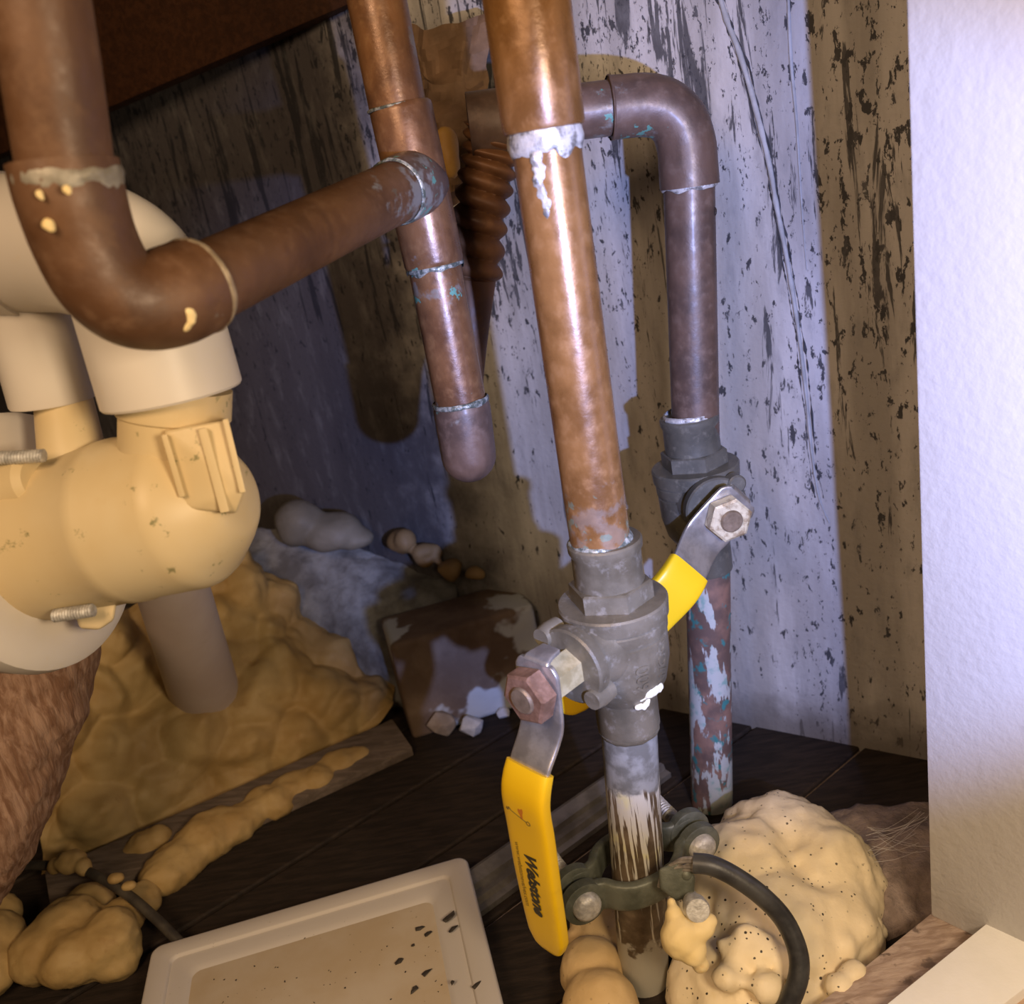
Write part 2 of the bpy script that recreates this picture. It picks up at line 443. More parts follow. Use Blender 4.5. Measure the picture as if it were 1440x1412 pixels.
M_SED = n.out(n.mix(n.ramp(n.noise(340, 3, .6), .72, .75, 0, .7), n.mix(n.ramp(n.noise(18, 5, .6), .35, .68), (.56, .48, .37), (.50, .40, .27)), (.09, .06, .04)), .45, 0, .45)
n = NT('water'); n.b.inputs['Transmission Weight'].default_value = 1.0; n.b.inputs['IOR'].default_value = 1.33
M_WATER = n.out((.95, .97, 1.0), .02, 0, .5)

def m_wall():
    n = NT('mouldy_wall'); ob = n.co.outputs['Object']
    tall = n.map((1, 1, .16)); tall2 = n.map((1, 1, .3))
    base = n.mix(n.ramp(n.noise(26, 5, .6, tall), .38, .64), (.33, .31, .285), (.50, .475, .445))
    base = n.mix(n.ramp(n.noise(9, 4, .6, tall2), .52, .72, 0, .5), base, (.33, .31, .28))
    x = n.N('SeparateXYZ'); n.L(ob, x.inputs[0]); X = x.outputs[0]; Z = x.outputs[2]
    reg = n.math('ADD', n.ramp(n.noise(5.5, 3, .5, tall2), .36, .62), 0.0)
    high = n.ramp(Z, .15, .48)                                     # mould is denser towards the top
    thr = n.math('SUBTRACT', .635, n.math('ADD', n.math('MULTIPLY', reg, .05), n.math('MULTIPLY', high, .045)))
    sp = n.noise(150, 6, .68, n.map((1, 1, .42)), .3)
    spots = n.ramp(n.math('SUBTRACT', sp, thr), 0, .025)
    st = n.noise(85, 6, .66, n.map((1, 1, .085)), .6)
    thr2 = n.math('SUBTRACT', .648, n.math('ADD', n.math('MULTIPLY', high, .085), n.math('MULTIPLY', reg, .03)))
    streak = n.ramp(n.math('SUBTRACT', st, thr2), 0, .03)
    left = n.ramp(n.math('ADD', n.math('MULTIPLY', X, -3.4), n.noise(18, 5, .62)), .42, .92, 0, .93)   # light falloff towards the far corner, painted into the wall colour
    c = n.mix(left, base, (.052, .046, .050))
    c = n.mix(n.math('MAXIMUM', n.math('MULTIPLY', spots, .92), n.math('MULTIPLY', streak, .85)), c, (.022, .022, .026))
    fine = n.noise(330, 5, .7, n.map((1, 1, .5)))
    clus = n.ramp(n.noise(34, 4, .6, n.map((1, 1, .22))), .44, .64, 0, .075)
    fthr = n.math('SUBTRACT', .665, n.math('ADD', clus, n.math('MULTIPLY', high, .03)))
    c = n.mix(n.ramp(n.math('SUBTRACT', fine, fthr), 0, .03, 0, .88), c, (.03, .03, .034))
    c = n.mix(n.ramp(n.noise(70, 5, .65, n.map((1, 1, .35))), .50, .72, 0, .45), c, (.20, .195, .19))
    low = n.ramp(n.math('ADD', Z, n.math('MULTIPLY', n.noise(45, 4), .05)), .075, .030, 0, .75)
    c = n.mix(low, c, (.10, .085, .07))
    n.bump(n.math('ADD', n.noise(60, 5, .6, tall), n.noise(220, 4)), .35, .0016)
    return n.out(c, .72, 0, .25)
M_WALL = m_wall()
M_BEAD = m_simple('old_bead', (.30, .30, .29), (.42, .42, .41), 60, .8, 0, 200, .4)

def m_lower():
    n = NT('painted_pipe'); Z = n.z()
    st = n.noise(330, 3, .6, n.map((1, 1, .035)))
    brown = n.mix(n.ramp(n.noise(80, 4), .4, .65), (.075, .052, .03), (.15, .11, .07))
    white = n.mix(n.ramp(n.noise(70, 4), .5, .7), (.50, .485, .42), (.56, .53, .32))
    a = n.ramp(Z, .070, .128)                                     # more paint kept towards the valve
    t = n.math('SUBTRACT', .60, n.math('MULTIPLY', a, .145))
    c = n.mix(n.ramp(n.math('SUBTRACT', st, t), 0, .03), brown, white)
    tin = n.ramp(n.math('ADD', Z, n.math('MULTIPLY', n.noise(90, 4), .03)), .148, .153)
    c = n.mix(tin, c, n.mix(n.ramp(n.noise(120, 5), .4, .65), (.13, .13, .115), (.25, .255, .24)))
    foot = n.ramp(n.math('ADD', Z, n.math('MULTIPLY', n.noise(130, 4), .05)), .062, .055)
    c = n.mix(foot, c, (.34, .32, .26))
    n.bump(st, .3, .0006)
    return n.out(c, .5, .05)
M_LOW = m_lower()
def m_rear_low():
    n = NT('flaked_pipe'); Z = n.z()
    cop = n.mix(n.ramp(n.noise(60, 4), .4, .65), (.13, .085, .07), (.26, .15, .11))
    cop = n.mix(n.ramp(n.noise(90, 4), .56, .64), cop, (.05, .20, .20))
    msk = n.math('ADD', n.noise(60, 5, .6, n.map((1, 1, .3))), n.math('MULTIPLY', n.ramp(Z, .20, .05), .14))
    c = n.mix(n.ramp(msk, .592, .615), cop, n.mix(n.ramp(n.noise(150, 4), .5, .7), (.46, .48, .46), (.24, .38, .35)))
    n.bump(msk, .3, .001)
    return n.out(c, .5, .1)
M_RLOW = m_rear_low()
def m_block():
    n = NT('block_face'); 
    c = n.mix(n.ramp(n.noise(25, 5), .4, .65), (.13, .085, .055), (.20, .14, .095))
    c = n.mix(n.ramp(n.noise(14, 4, .5), .52, .56), c, (.48, .50, .50))
    n.bump(n.noise(120, 5), .5, .002)
    return n.out(c, .85)
M_BLOCK = m_block()

# ------------------------------------------------------------------ the setting
ang = -math.atan(WS)
# back wall, local x along the wall, z up
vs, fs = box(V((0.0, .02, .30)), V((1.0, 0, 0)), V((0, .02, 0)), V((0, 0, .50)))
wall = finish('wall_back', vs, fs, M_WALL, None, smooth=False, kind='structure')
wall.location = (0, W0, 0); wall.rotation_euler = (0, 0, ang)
bpy.context.view_layer.update()
def wpart(name, vs, fs, mat, **k):
    inv = wall.matrix_world.inverted()
    o = finish(name, [inv @ v for v in vs], fs, mat, None, **k); o.parent = wall; return o
bead = [PW(x, y, .0005) for x, y in ((1008, -20), (1022, 28), (1040, 75), (1062, 150), (1082, 232), (1092, 290), (1104, 350), (1116, 420), (1126, 490), (1134, 560), (1142, 640), (1152, 700), (1166, 735))]
vs, fs = tube(bead, [.0016, .0018, .0017, .0015, .0013, .0010, .0006], 10, 60, disp=lambda i, a, p, d: .0006 * nz(p, 300))
wpart('paint_run', vs, fs, M_BEAD)
dk = m_simple('mould_line', (.02, .02, .022), (.05, .05, .055), 90, .9, 0, 300, .6)
for sgn, name in ((-1, 'mould_streak'), (1, 'mould_streak')):
    pp = [p + V((math.cos(ang), math.sin(ang), 0)) * sgn * (.0024 + .0012 * nz(p, 60, sgn)) for p in catmull(bead[:-1], 50)]
    vs, fs = tube(pp, .0008, 8, 90, disp=lambda i, a, p, d: .0014 * nz(p, 190, sgn * 3) - .0006)
    wpart(name, vs, fs, dk)
sec = [PW(x, y, .0004) for x, y in ((1108, -20), (1112, 80), (1120, 170), (1126, 270), (1134, 380))]
vs, fs = tube(sec, [.0008, .0011, .0009, .0006, .0003], 8, 30); wpart('paint_run', vs, fs, M_BEAD)

# floor: slab plus planks
vs, fs = box(V((0, .55, -.03)), V((.9, 0, 0)), V((0, .75, 0)), V((0, 0, .0265)))
floor = finish('floor', vs, fs, M_DIRT, None, smooth=False, kind='structure')
pd = (PZ(860, 1100, 0) - PZ(660, 1240, 0)).normalized(); pn = V((-pd.y, pd.x, 0))
c0 = PZ(760, 1170, 0)
for i in range(-4, 6):
    c = c0 + pn * (.078 * i) + V((0, 0, -.0035))
    bb = box(c + pd * R.uniform(-.02, .02), pd * .62, pn * .0375, V((0, 0, .0035 + .0006 * R.random())), .0012, 1)
    # keep planks in front of the wall
    o = finish('plank', [V(v) for v in bb[0]], bb[1], M_PLANK, floor, smooth=False)
# post at right, rail and sill boards of the cabinet front
rz = .03
PL = PZ(1309, 1288, rz)
e1 = V((.62, -.785, 0)); e2 = V((.785, .62, 0))
pb = box(V((PL.x, PL.y, 0)) + e1 * .06 + e2 * .011 + V((0, 0, .30 + rz)), e1 * .06, e2 * .011, V((0, 0, .30)), .0015, 2)
# subdivide nothing: dents come from the paint's relief
o = finish('trim_1', pb[0], pb[1], M_WHITE, None, kind='structure', sharp=30)
R1, R2, R3, R4 = PZ(1309, 1284, rz), PZ(1150, 1412, rz), PZ(1368, 1317, rz), PZ(1248, 1412, rz)
rd = (R1 - R2).normalized(); 
def slab(p, q, p2, q2, z1, z0, a=.12, b=.12, bev=.0012):
    d = (q - p).normalized(); d2 = (q2 - p2).normalized()
    pts = [p - d * a, q + d * b, p2 - d2 * a, q2 + d2 * b]
    return hull([V((v.x, v.y, z)) for v in pts for z in (z0, z1)], bev)
vs, fs = slab(R2, R1, R4, R3, rz, 0.0005); finish('trim_2', vs, fs, M_RAIL, None, kind='structure', sharp=30)
sz = rz + .012
S1, S2, S3, S4 = PZ(1444, 1252, sz), PZ(1246, 1412, sz), PZ(1446, 1386, sz), PZ(1412, 1412, sz)
vs, fs = slab(S2, S1, S4, S3, sz, .0005, .1, .1); finish('trim_3', vs, fs, M_SILL, None, kind='structure', sharp=30)
T1, T2 = PZ(1446, 1384, .035), PZ(1410, 1412, .035)
dn_ = (T1 - T2).normalized(); off = V((dn_.y, -dn_.x, 0)) * .05
vs, fs = slab(T2 + off * .06, T1 + off * .06, T2 + off, T1 + off, .036, .0005, .1, .1); finish('trim_4', vs, fs, M_TAN, None, kind='structure', sharp=30)
# dark wooden apron board across the top left
A0, A1 = P(500, 2, .67), P(40, 200, .86)
dv = (A1 - A0).normalized(); upb = UP
nb = dv.cross(upb).normalized(); nb = nb if nb.y > 0 else -nb
vs, fs = hull([a + upb * k + nb * t for a in (A0 - dv * .25, A1 + dv * .3) for k in (0, .30) for t in (0, .018)], .002)
finish('trim_5', vs, fs, M_APRON, None, kind='structure', sharp=30)

# ------------------------------------------------------------------ main riser
RP = .0143                                                        # outside radius of the copper pipe
YM = .404
m0, mj, m1 = PY(733, -60, YM), PY(765, 182, YM), PY(846, 776, YM)
axm = (m0 - m1).normalized()
JOINTS += [(mj, .016), (PY(842, 730, YM), .028)]
t = thing('copper_riser', 'thick bright copper pipe running down the middle to the grey brass valve', 'pipe', m1)
finish('pipe', *tube([mj + axm * .002, m1], RP, 40, 60), M_COP, t, wear=True)
fit = m0 - mj
finish('coupling', *lathe(mj, axm, [(-.001, RP), (0, .0164), (.0015, .0170), (.03, .0172), (fit.length * .75, .0172), (fit.length, .0172)], 40), M_COP, t, wear=True)
finish('solder_joint', *ring_blob(mj + axm * -.003, axm, RP + .0006, .012, .0011, 3.3, drop=.007), M_SOLD, t)
# solder runs down the face
cdir = (CAM - mj); cdir = (cdir - axm * cdir.dot(axm)).normalized(); sd = axm.cross(cdir)
run = blobs([(mj - axm * (.010 + .0045 * k) + (cdir * math.cos(b) + sd * math.sin(b)) * (RP - .0022), .0036 - .0002 * k, (1, 1, 1.5))
             for k, b in enumerate((-.35, -.30, -.38, -.30, -.22, -.26))], .0006, lambda p: .0006 * nz(p, 500))
finish('solder_run', *run, M_SOLD, t)
finish('solder_joint', *ring_blob(m1 + axm * .004, axm, RP + .0003, .008, .0016, 9.1), M_SOLDG, t)
# ------------------------------------------------------------------ valves
def make_valve(name, label, O, a, s, h, mat, nutmat, wheel, ext=0.0, wide=1.0):
    a = a.normalized(); s = (s - a * s.dot(a)).normalized(); q = a.cross(s)
    t = thing(name, label, 'valve', O - a * .053)
    mm = .001
    prof = [(-53, 14.5), (-53, 15.6), (-52, 16), (-34, 16), (-32.5, 17), (-25, 22), (-13, 24.6), (1, 24.9), (1.5, 24.2), (3, 24.2), (3.6, 25.4), (8.5, 25.6), (9.2, 25.0), (10.2, 25.0), (10.8, 26.6), (18, 27), (19, 26.2), (19.2, 17)]
    finish('body', *lathe(O, a, [(x * mm, y * mm) for x, y in prof], 56), mat, t, sharp=35)
    finish('end_nut', *hexprism(O, a, .0205, .0185, .0285, .0012, s), mat, t, sharp=20)
    finish('socket', *lathe(O, a, [(.028, .014), (.028, .0168), (.030, .0170), (.044, .0167), (.046, .0178), (.0495, .0180), (.0505, .0172), (.0500, .0148)], 40), mat, t, sharp=35)
    finish('stem_boss', *lathe(O, s, [(.012, .020), (.020, .0185), (.024, .0165), (.0255 + ext * .3, .0165), (.026 + ext * .3, .0190), (.0315 + ext * .3, .0192), (.0325 + ext * .3, .0182), (.0325 + ext * .3, .006)], 36, a), mat, t, sharp=35)
    for sg in (-1, 1):
        l0 = O + (a * .70 * sg - q * .72 * sg * wheel) * .0185
        finish('boss_lobe', *lathe(l0, s, [(.0262, .0052), (.0335, .0056), (.0345 + ext * .3, .0046), (.0345 + ext * .3, .001)], 20), mat, t)
    finish('gland_nut', *hexprism(O, s, .0098, .0325, .0415 + ext, .0008, a), M_GLAND, t, sharp=20)
    finish('stem', *lathe(O, s, [(.040, .0066), (.0551 + ext, .0066), (.0560 + ext, .0058), (.0560 + ext, .001)], 24), M_STEM, t)
    # handle
    h = (h - s * h.dot(s)).normalized(); wd = h.cross(s).normalized()
    N = O + s * (.0435 + ext)
    pth = [(-.0145, 0), (-.010, 0), (.0, 0), (.012, 0), (.019, .0008), (.026, .0045), (.034, .0105), (.040, .0135)]
    pts = catmull([N + h * x + s * y for x, y in pth], 36)
    hd = finish('lever', *band(pts, wd, [x * wide for x in (.0086, .0114, .0116, .0116, .0112, .0108, .0106, .0105)], [.0014] * 3, .3, 24), M_STEEL, t, sharp=50)
    # two corner brackets folded back toward the body, as stamped levers have
    tab = [N + h * -.0135 + s * 0, N + h * -.0150 - s * .0012, N + h * -.0156 - s * .005, N + h * -.0156 - s * .0105]
    finish('stop_tab', *band(catmull(tab, 12), wd, [.0075, .007, .006, .0052], [.0013] * 2, .3, 16), M_STEEL, t)
    py = [(.036, .0116), (.042, .0145), (.049, .0165), (.057, .0168), (.070, .0160), (.100, .0150), (.132, .0130), (.144, .0122), (.149, .0118)]
    spt = catmull([N + h * x + s * y for x, y in py], 60)
    sl = finish('grip', *band(spt, wd, [x * wide for x in (.0116, .0119, .0120, .0120, .0120, .0120, .0118, .0112, .0104, .0080, .004)], [.0038, .0040, .0042, .0042, .0042, .0042, .0042, .0040, .0038, .0034, .0022], .42, 28), M_YEL, t, sharp=60)
    finish('nut', *hexprism(O, s, .0132, .0448 + ext, .0545 + ext, .0016, a * .8 + q * .3), nutmat, t, sharp=20)
    def onsleeve(x):                                               # point on the grip's centre line, its outward normal
        f = (x - .036) / (.134 - .036); 
        best = min(range(len(spt)), key=lambda i: abs((spt[i] - N).dot(h) - x)); i = best
        tt = (spt[min(i + 1, len(spt) - 1)] - spt[max(i - 1, 0)]).normalized(); nn = wd.cross(tt); nn = nn if nn.dot(s) > 0 else -nn
        fr = ((spt[i] + tt * 0) - N).dot(h)
        return spt[i] + tt * ((x - fr) / max(tt.dot(h), .3)), nn, tt
    return t, dict(O=O, a=a, s=s, q=q, h=h, wd=wd, N=N, on=onsleeve, grip=sl)
def put_text(par, name, s, size, x0, w0, dat, mat, shear=0, bold=0, track=1.0, rise=.00015, sx=1.0, sgn=1):
    vs, fs = text_mesh(s, size, shear, bold, 0, track)
    out = []
    for v in vs:
        p, nn, tt = dat['on'](x0 + v.x * sx)
        out.append(p + dat['wd'] * sgn * (w0 + v.y) + nn * (.0042 + rise))
    return finish(name, out, fs, mat, par, smooth=False)

YO = PY(867, 890, YM)
tv, dv1 = make_valve('ball_valve', 'grey brass ball valve in the centre with rusty nut and full yellow lever', YO, axm, V((-.73, -.68, 0)), -UP + V((-.12, 0, 0)), M_BRASS, M_RUST, 1, .014, 1.10)
sg = 1 if dv1['wd'].dot(cam2w(V((1, 0, 0)))) > 0 else -1
put_text(dv1['grip'], 'brand_text', 'Webstone', .0102, .080, .0012, dv1, M_INK, .25, .045, .97, sx=.95, sgn=sg)
put_text(dv1['grip'], 'web_text', 'www.webstonevalves.com', .0040, .077, -.0063, dv1, M_INK2, 0, .012, 1.0, sx=.98, sgn=sg)
# the open and shut mark: S, line, O and an orange blot
def strip_on(par, name, pts, r, mat):
    pp = []
    for x, wv in pts:
        p, nn, tt = dv1['on'](x); pp.append(p + dv1['wd'] * sg * wv + nn * .0042)
    return finish(name, *tube(pp, r, 6, max(len(pp) * 3, 4), smooth_path=True), mat, par)
strip_on(dv1['grip'], 'letter_mark', [(.0600 + .0011 * math.sin(k / 16 * 2 * PI), .0042 + .0011 * math.cos(k / 16 * 2 * PI)) for k in range(17)], .00018, M_INK)
strip_on(dv1['grip'], 'letter_mark', [(.0575, -.0062), (.0567, -.0068), (.0562, -.0075), (.0568, -.0080), (.0574, -.0076), (.0578, -.0083), (.0572, -.0089), (.0565, -.0087)][::-1], .00018, M_INK)
strip_on(dv1['grip'], 'mark_line', [(.0575, -.0058), (.0587, -.0014), (.0597, .0030)], .00016, M_INK)
bl = []
for k in range(14):
    an = 2 * PI * k / 14; rr = .0021 * (1 + .35 * math.sin(3 * an + 1)); p, nn, tt = dv1['on'](.0560 + rr * 1.35 * math.cos(an))
    bl.append(p + dv1['wd'] * sg * (.0002 + rr * .7 * math.sin(an)) + nn * .00425)
finish('orange_mark', bl, [tuple(range(14))], M_ORANGE, dv1['grip'], smooth=False)
# raised casting marks 600 WOG on the body, read upward
body1 = [c for c in tv.children if c.name.startswith('body')][0]
rt = cam2w(V((1, 0, 0))); rt = (rt - axm * rt.dot(axm)).normalized(); tc = (CAM - YO); tc = (tc - axm * tc.dot(axm)).normalized()
def body_text(s, size, t0, ang0, r):
    vs, fs = text_mesh(s, size, 0, .02, .0005)
    out = []
    for v in vs:
        an = ang0 - v.y / r                                        # letter tops toward the left
        d = tc * math.cos(an) + rt * math.sin(an)
        tt = t0 + v.x
        rr = r if tt > -.013 else r - (-.013 - tt) * .22
        out.append(YO + axm * tt + d * (rr + .0006 + v.z))
    return finish('cast_marks', out, fs, M_BRASS, body1, smooth=False)
body_text('600', .0098, -.0215, .42, .0246)
body_text('WOG', .0085, -.0215, .92, .0246)
# dabs of cream foam on the valve's lower right
def dab(par, centre, axis_p, axis, pts, r, mat, name='foam_dab'):
    its = []
    for px, py, d, rr in pts: its.append((P(px, py, d), rr, (1, 1, 1)))
    return finish(name, *blobs(its, .0006, lambda p: .0004 * nz(p, 400)), mat, par)
YD = (YO - CAM).dot(cam2w(V((0, 0, 1))))
M_DAB = m_simple('pale_dab', (.78, .74, .52), (.86, .83, .66), 80, .55)
def surf(px, py, ax_p, ax, r):                                     # first hit of a pixel ray on a cylinder
    d = ray(px, py).normalized(); ax = ax.normalized(); o = CAM - ax_p
    dd = d - ax * d.dot(ax); oo = o - ax * o.dot(ax)
    A = dd.dot(dd); B = 2 * dd.dot(oo); C = oo.dot(oo) - r * r; D = max(B * B - 4 * A * C, 0)
    return CAM + d * ((-B - math.sqrt(D)) / (2 * A))
its = [(surf(x, y, YO, axm, .0185 if y > 975 else .020), r, (1, 1, 1)) for x, y, r in ((923, 965, .0034), (917, 969, .0036), (911, 973, .0034), (905, 977, .0028), (900, 981, .0022), (911, 986, .0016), (909, 990, .0016), (906, 994, .0016), (901, 993, .0014), (896, 995, .0014))]
finish('foam_dab', *blobs(its, .0005, lambda p: .0005 * nz(p, 500)), M_DAB, tv)

# ------------------------------------------------------------------ lower main pipe, painted
l0 = YO - axm * .0525; l1 = PY(914, 1500, YM)
t = thing('painted_pipe', 'pipe streaked with old white paint below the central valve, through the ground clamp', 'pipe', l1)
finish('pipe', *tube([l0, l1], [.0143, .0140], 36, 70), M_LOW, t)
finish('solder_joint', *ring_blob(l0 - axm * .001, axm, .0145, .006, .0013, 5.2), M_BRASS, t)

# ------------------------------------------------------------------ rear pipe with elbow
YR = .54
ra, rb, rc = PY(955, 160, YR), PY(969, 262, YR), PY(978, 590, YR)
h0, h1 = PY(690, 172, YR), PY(858, 152, YR)
axr = (rb - rc).normalized()
JOINTS += [(h1, .022), (PY(905, 178, YR), .016), (PY(975, 560, YR), .012)]
t = thing('elbowed_copper_pipe', 'dull brown copper pipe with a rounded elbow, right of the central pipe', 'pipe', rc)
finish('pipe', *tube([rb + axr * .01, rc - axr * .02], RP, 36, 40), M_COP3, t, wear=True)
finish('pipe', *tube([h0, h1 + (h1 - h0).normalized() * .01], RP, 32, 20), M_COP3, t, wear=True)
e = [PY(858, 152, YR), PY(878, 150, YR), PY(905, 148, YR), PY(932, 153, YR), PY(954, 172, YR), PY(965, 203, YR), PY(968, 235, YR), PY(970, 262, YR)]
finish('elbow', *tube(e, [.0166, .0162, .0162, .0160, .0160, .0162, .0164, .0166], 36, 40), M_COP3, t, wear=True)
finish('solder_joint', *ring_blob(rb + axr * .0005, axr, RP + .0009, .0030, .0008, 2.2, drop=.003), M_SOLD, t)
finish('solder_joint', *ring_blob(h1, (h1 - h0).normalized(), RP + .0022, .0014, .0006, 6.2), M_COP3, t)
# dark union at the hidden end, where the corrugated connector hangs
finish('end_fitting', *lathe(h0, (h1 - h0).normalized(), [(-.012, .012), (-.012, .0165), (.012, .0168), (.014, .0150)], 30), M_COP3, t)
o = finish('water_drop', *blobs([(PY(1003, 297, YR - .006), .0021, (1, 1, 1.5)), (PY(1002, 289, YR - .006), .0012, (1, 1, 2))], .0004, lambda p: 0), M_WATER, None)
recenter(o); tag(o, 'clear water drop hanging below the elbow of the dull copper pipe', 'drop')

YOR = PY(982, 693, YR)
tr, dv2 = make_valve('ball_valve', 'dark brass ball valve behind right with a spotted nut and a half-hidden yellow lever', YOR, UP * 1.0 + V((-.01, 0, 0)), V((.10, -.995, 0)), V((-.78, -.078, -.62)), M_BRASS2, M_RUSTY, -1, 0, 1.22)
JOINTS.append((PY(978, 585, YR), .01))
finish('solder_joint', *ring_blob(YOR + dv2['a'] * .051, dv2['a'], RP + .0004, .004, .0014, 7.7), M_SOLD, tr)
sg2 = 1 if dv2['wd'].dot(cam2w(V((1, 0, 0)))) > 0 else -1
cc = []
for k in range(17):
    p, nn, tt = dv2['on'](.0590 + .0011 * math.sin(k / 16 * 2 * PI)); cc.append(p + dv2['wd'] * sg2 * (.0052 + .0011 * math.cos(k / 16 * 2 * PI)) + nn * .0042)
finish('letter_mark', *tube(cc, .00018, 6, 40), M_INK, dv2['grip'])
r0 = YOR - dv2['a'] * .0525; r1 = PY(1002, 1165, YR)
JOINTS.append((r0, .02))
t = thing('flaked_pipe', 'thin pipe with flaking white paint and green patina under the rear valve', 'pipe', r1)
finish('pipe', *tube([r0, r1], RP, 32, 50), M_RLOW, t, wear=True)

# ------------------------------------------------------------------ corrugated connector behind
hp = [PY(694, 176, YR + .002), PY(690, 215, YR + .004), PY(682, 262, YR + .004), PY(673, 325, YR + .004), PY(667, 392, YR + .004)]
t = thing('corrugated_connector', 'brown corrugated copper hose hanging behind the central pipe', 'hose', hp[-1])
cp = catmull(hp, 130)
finish('corrugations', *tube(cp, .0142, 40, 130, smooth_path=False, disp=lambda i, a, p, d: .0021 * (abs(math.sin(i / 130 * PI * 9.0 + a * .5)) * 2 - 1)), M_HOSE, t, wear=True)
finish('tail', *tube([hp[-1] + (hp[-2] - hp[-1]).normalized() * .002, PY(662, 450, YR + .004), PY(655, 520, YR + .004), PY(648, 620, YR + .004)], [.0128, .0112, .0110, .0110], 28, 30), M_HOSE, t, wear=True)

# ------------------------------------------------------------------ left copper run: riser with tee and cap, branch, near elbow
YL = .50
q0, qj1, qt, qj2, qj3, qe = PY(518, -60, YL), PY(559, 150, YL), PY(589, 262, YL), PY(611, 372, YL), PY(649, 572, YL), PY(659, 640, YL)
axl = (q0 - qj2).normalized()
JOINTS += [(qj1, .012), (qj2 - axl * .01, .022), (qj3, .018), (PY(575, 60, YL), .010)]
t = thing('copper_branch_run', 'left copper piping: capped riser with a tee, branch coming forward to a large near elbow', 'pipe', qe)
finish('pipe', *tube([q0, qj1 - axl * .003], RP, 36, 50), M_COP2, t, wear=True)
finish('tee', *join(lathe(qj2, axl, [(-.001, RP), (0, .0154), (.002, .0158), ((qj1 - qj2).length - .002, .0158), ((qj1 - qj2).length, .0154), ((qj1 - qj2).length + .001, RP)], 40)), M_COP2, t, wear=True)
finish('pipe', *tube([qj2 + axl * .004, qj3 - axl * .004], .0140, 36, 40), M_COP2, t, wear=True)
axl2 = (qj2 - qe).normalized()
finish('end_cap', *tube([qj3 + axl2 * .004, qj3, qj3 - axl2 * .002, qe], [.0146, .0156, .0158, .0154], 36, 30, round_end=1, smooth_path=False), M_COP3, t, wear=True)
finish('solder_joint', *ring_blob(qj1, axl, RP + .0006, .0016, .0006, 1.1), M_SOLDG, t)
finish('solder_joint', *ring_blob(qj2 - axl * .001, axl, RP + .0008, .0022, .0006, 2.1, drop=.004), M_SOLDG, t)
finish('solder_joint', *ring_blob(qj3 + axl2 * .003, axl2, RP + .0009, .0032, .0008, 4.4, drop=.003), M_SOLDG, t)
bt = P(562, 268, .447)
br = [P(262, 412, .318), P(300, 394, .334), P(420, 336, .378), P(520, 288, .424), bt]
JOINTS += [(br[4], .03), (br[3], .02), (br[0], .018)]
axb = (br[-1] - br[-2]).normalized()
finish('tee_socket', *tube([bt - axb * .004, bt, bt + axb * .012, qt], [.0152, .0160, .0160, .0158], 36, 12, smooth_path=False), M_COP3, t, wear=True)
finish('branch_pipe', *tube(br, RP, 36, 60), M_COP4, t, wear=True)
finish('solder_joint', *ring_blob(bt - axb * .004, axb, RP + .0007, .0022, .0009, 8.8), M_SOLDG, t)
fp = [P(40, -120, .262), P(52, -20, .268), P(72, 100, .276), P(93, 240, .288)]
JOINTS += [(fp[3], .013)]
finish('near_pipe', *tube(fp, RP, 40, 50), M_COP4, t, wear=True)
el = [P(88, 228, .287), P(99, 275, .290), P(118, 335, .296), P(145, 388, .301), P(178, 417, .305), P(213, 424, .309), P(245, 416, .314), P(278, 402, .321)]
finish('near_elbow', *tube(el, [.0166, .0166, .0162, .0160, .0160, .0162, .0168, .0166], 40, 60), M_COP4, t, wear=True)
axf = (fp[3] - fp[2]).normalized()
finish('solder_joint', *ring_blob(P(94, 248, .288), axf, RP + .0018, .008, .0008, 1.9), m_simple('dull_solder', (.20, .18, .14), (.32, .30, .25), 120, .5, .2, 200, .6), t)
finish('solder_joint', *ring_blob(P(274, 404, .320), axb, RP + .0020, .003, .0007, 2.9), m_simple('dull_solder_2', (.22, .17, .11), (.36, .29, .2), 120, .5, .2, 200, .6), t)
# foam splashes on the elbow
fwd = cam2w(V((0, 0, 1)))
for x, y, d, r in ((68, 316, .277, .0020), (94, 266, .271, .0014), (56, 273, .273, .0013), (108, 385, .287, .0013)):
    finish('foam_splash', *blobs([(P(x, y, d), r, (1, 1, 1)), (P(x + 3, y + 5, d), r * .7, (1, 1, 1))], .0005, lambda p: .0003 * nz(p, 500)), M_FOAMD, t)
finish('foam_splash', *blobs([(P(258, 430, .302), .0022, (1, 1, 1.6)), (P(266, 442, .304), .0024, (1, 1, 1.4)), (P(260, 456, .305), .0020, (1, 1, 1.3))], .0005, lambda p: .0006 * nz(p, 400)), M_FOAMD, t)

# ------------------------------------------------------------------ white trap at the left
t = thing('plastic_trap', 'large white and yellowed plastic drain trap filling the left side', 'trap', P(90, 930, .43))
TA, TB = P(66, 757, .422), P(322, 700, .392)
ta = (TB - TA).normalized(); L = (TB - TA).length
rb_ = .0365
barrel = [(-.006, rb_), (.0, rb_ + .001), (.014, rb_ + .001), (.020, rb_), (L * .42, rb_ - .0006), (L * .44, rb_ + .0002), (L * .50, rb_ + .0002), (L * .52, rb_ - .0006), (L * .80, rb_ - .0006), (L * .84, rb_ - .0014), (L * .88, rb_ - .0036), (L * .98, rb_ - .0125), (L * 1.03, rb_ - .018), (L * 1.05, rb_ - .022), (L * 1.055, .004), (L * 1.056, .001)]
finish('barrel', *lathe(TA, ta, barrel, 56), M_PVCY, t, sharp=25)
fl = [(-.040, .030), (-.034, .050), (-.022, .0585), (-.010, .0605), (-.004, .0595), (-.001, .0550), (-.0005, .045), (.000, .030)]
finish('flange_dome', *lathe(TA, ta, fl, 64), M_PVC, t, sharp=45)
n2a, n2b = P(243, 690, .397), P(246, 545, .386)
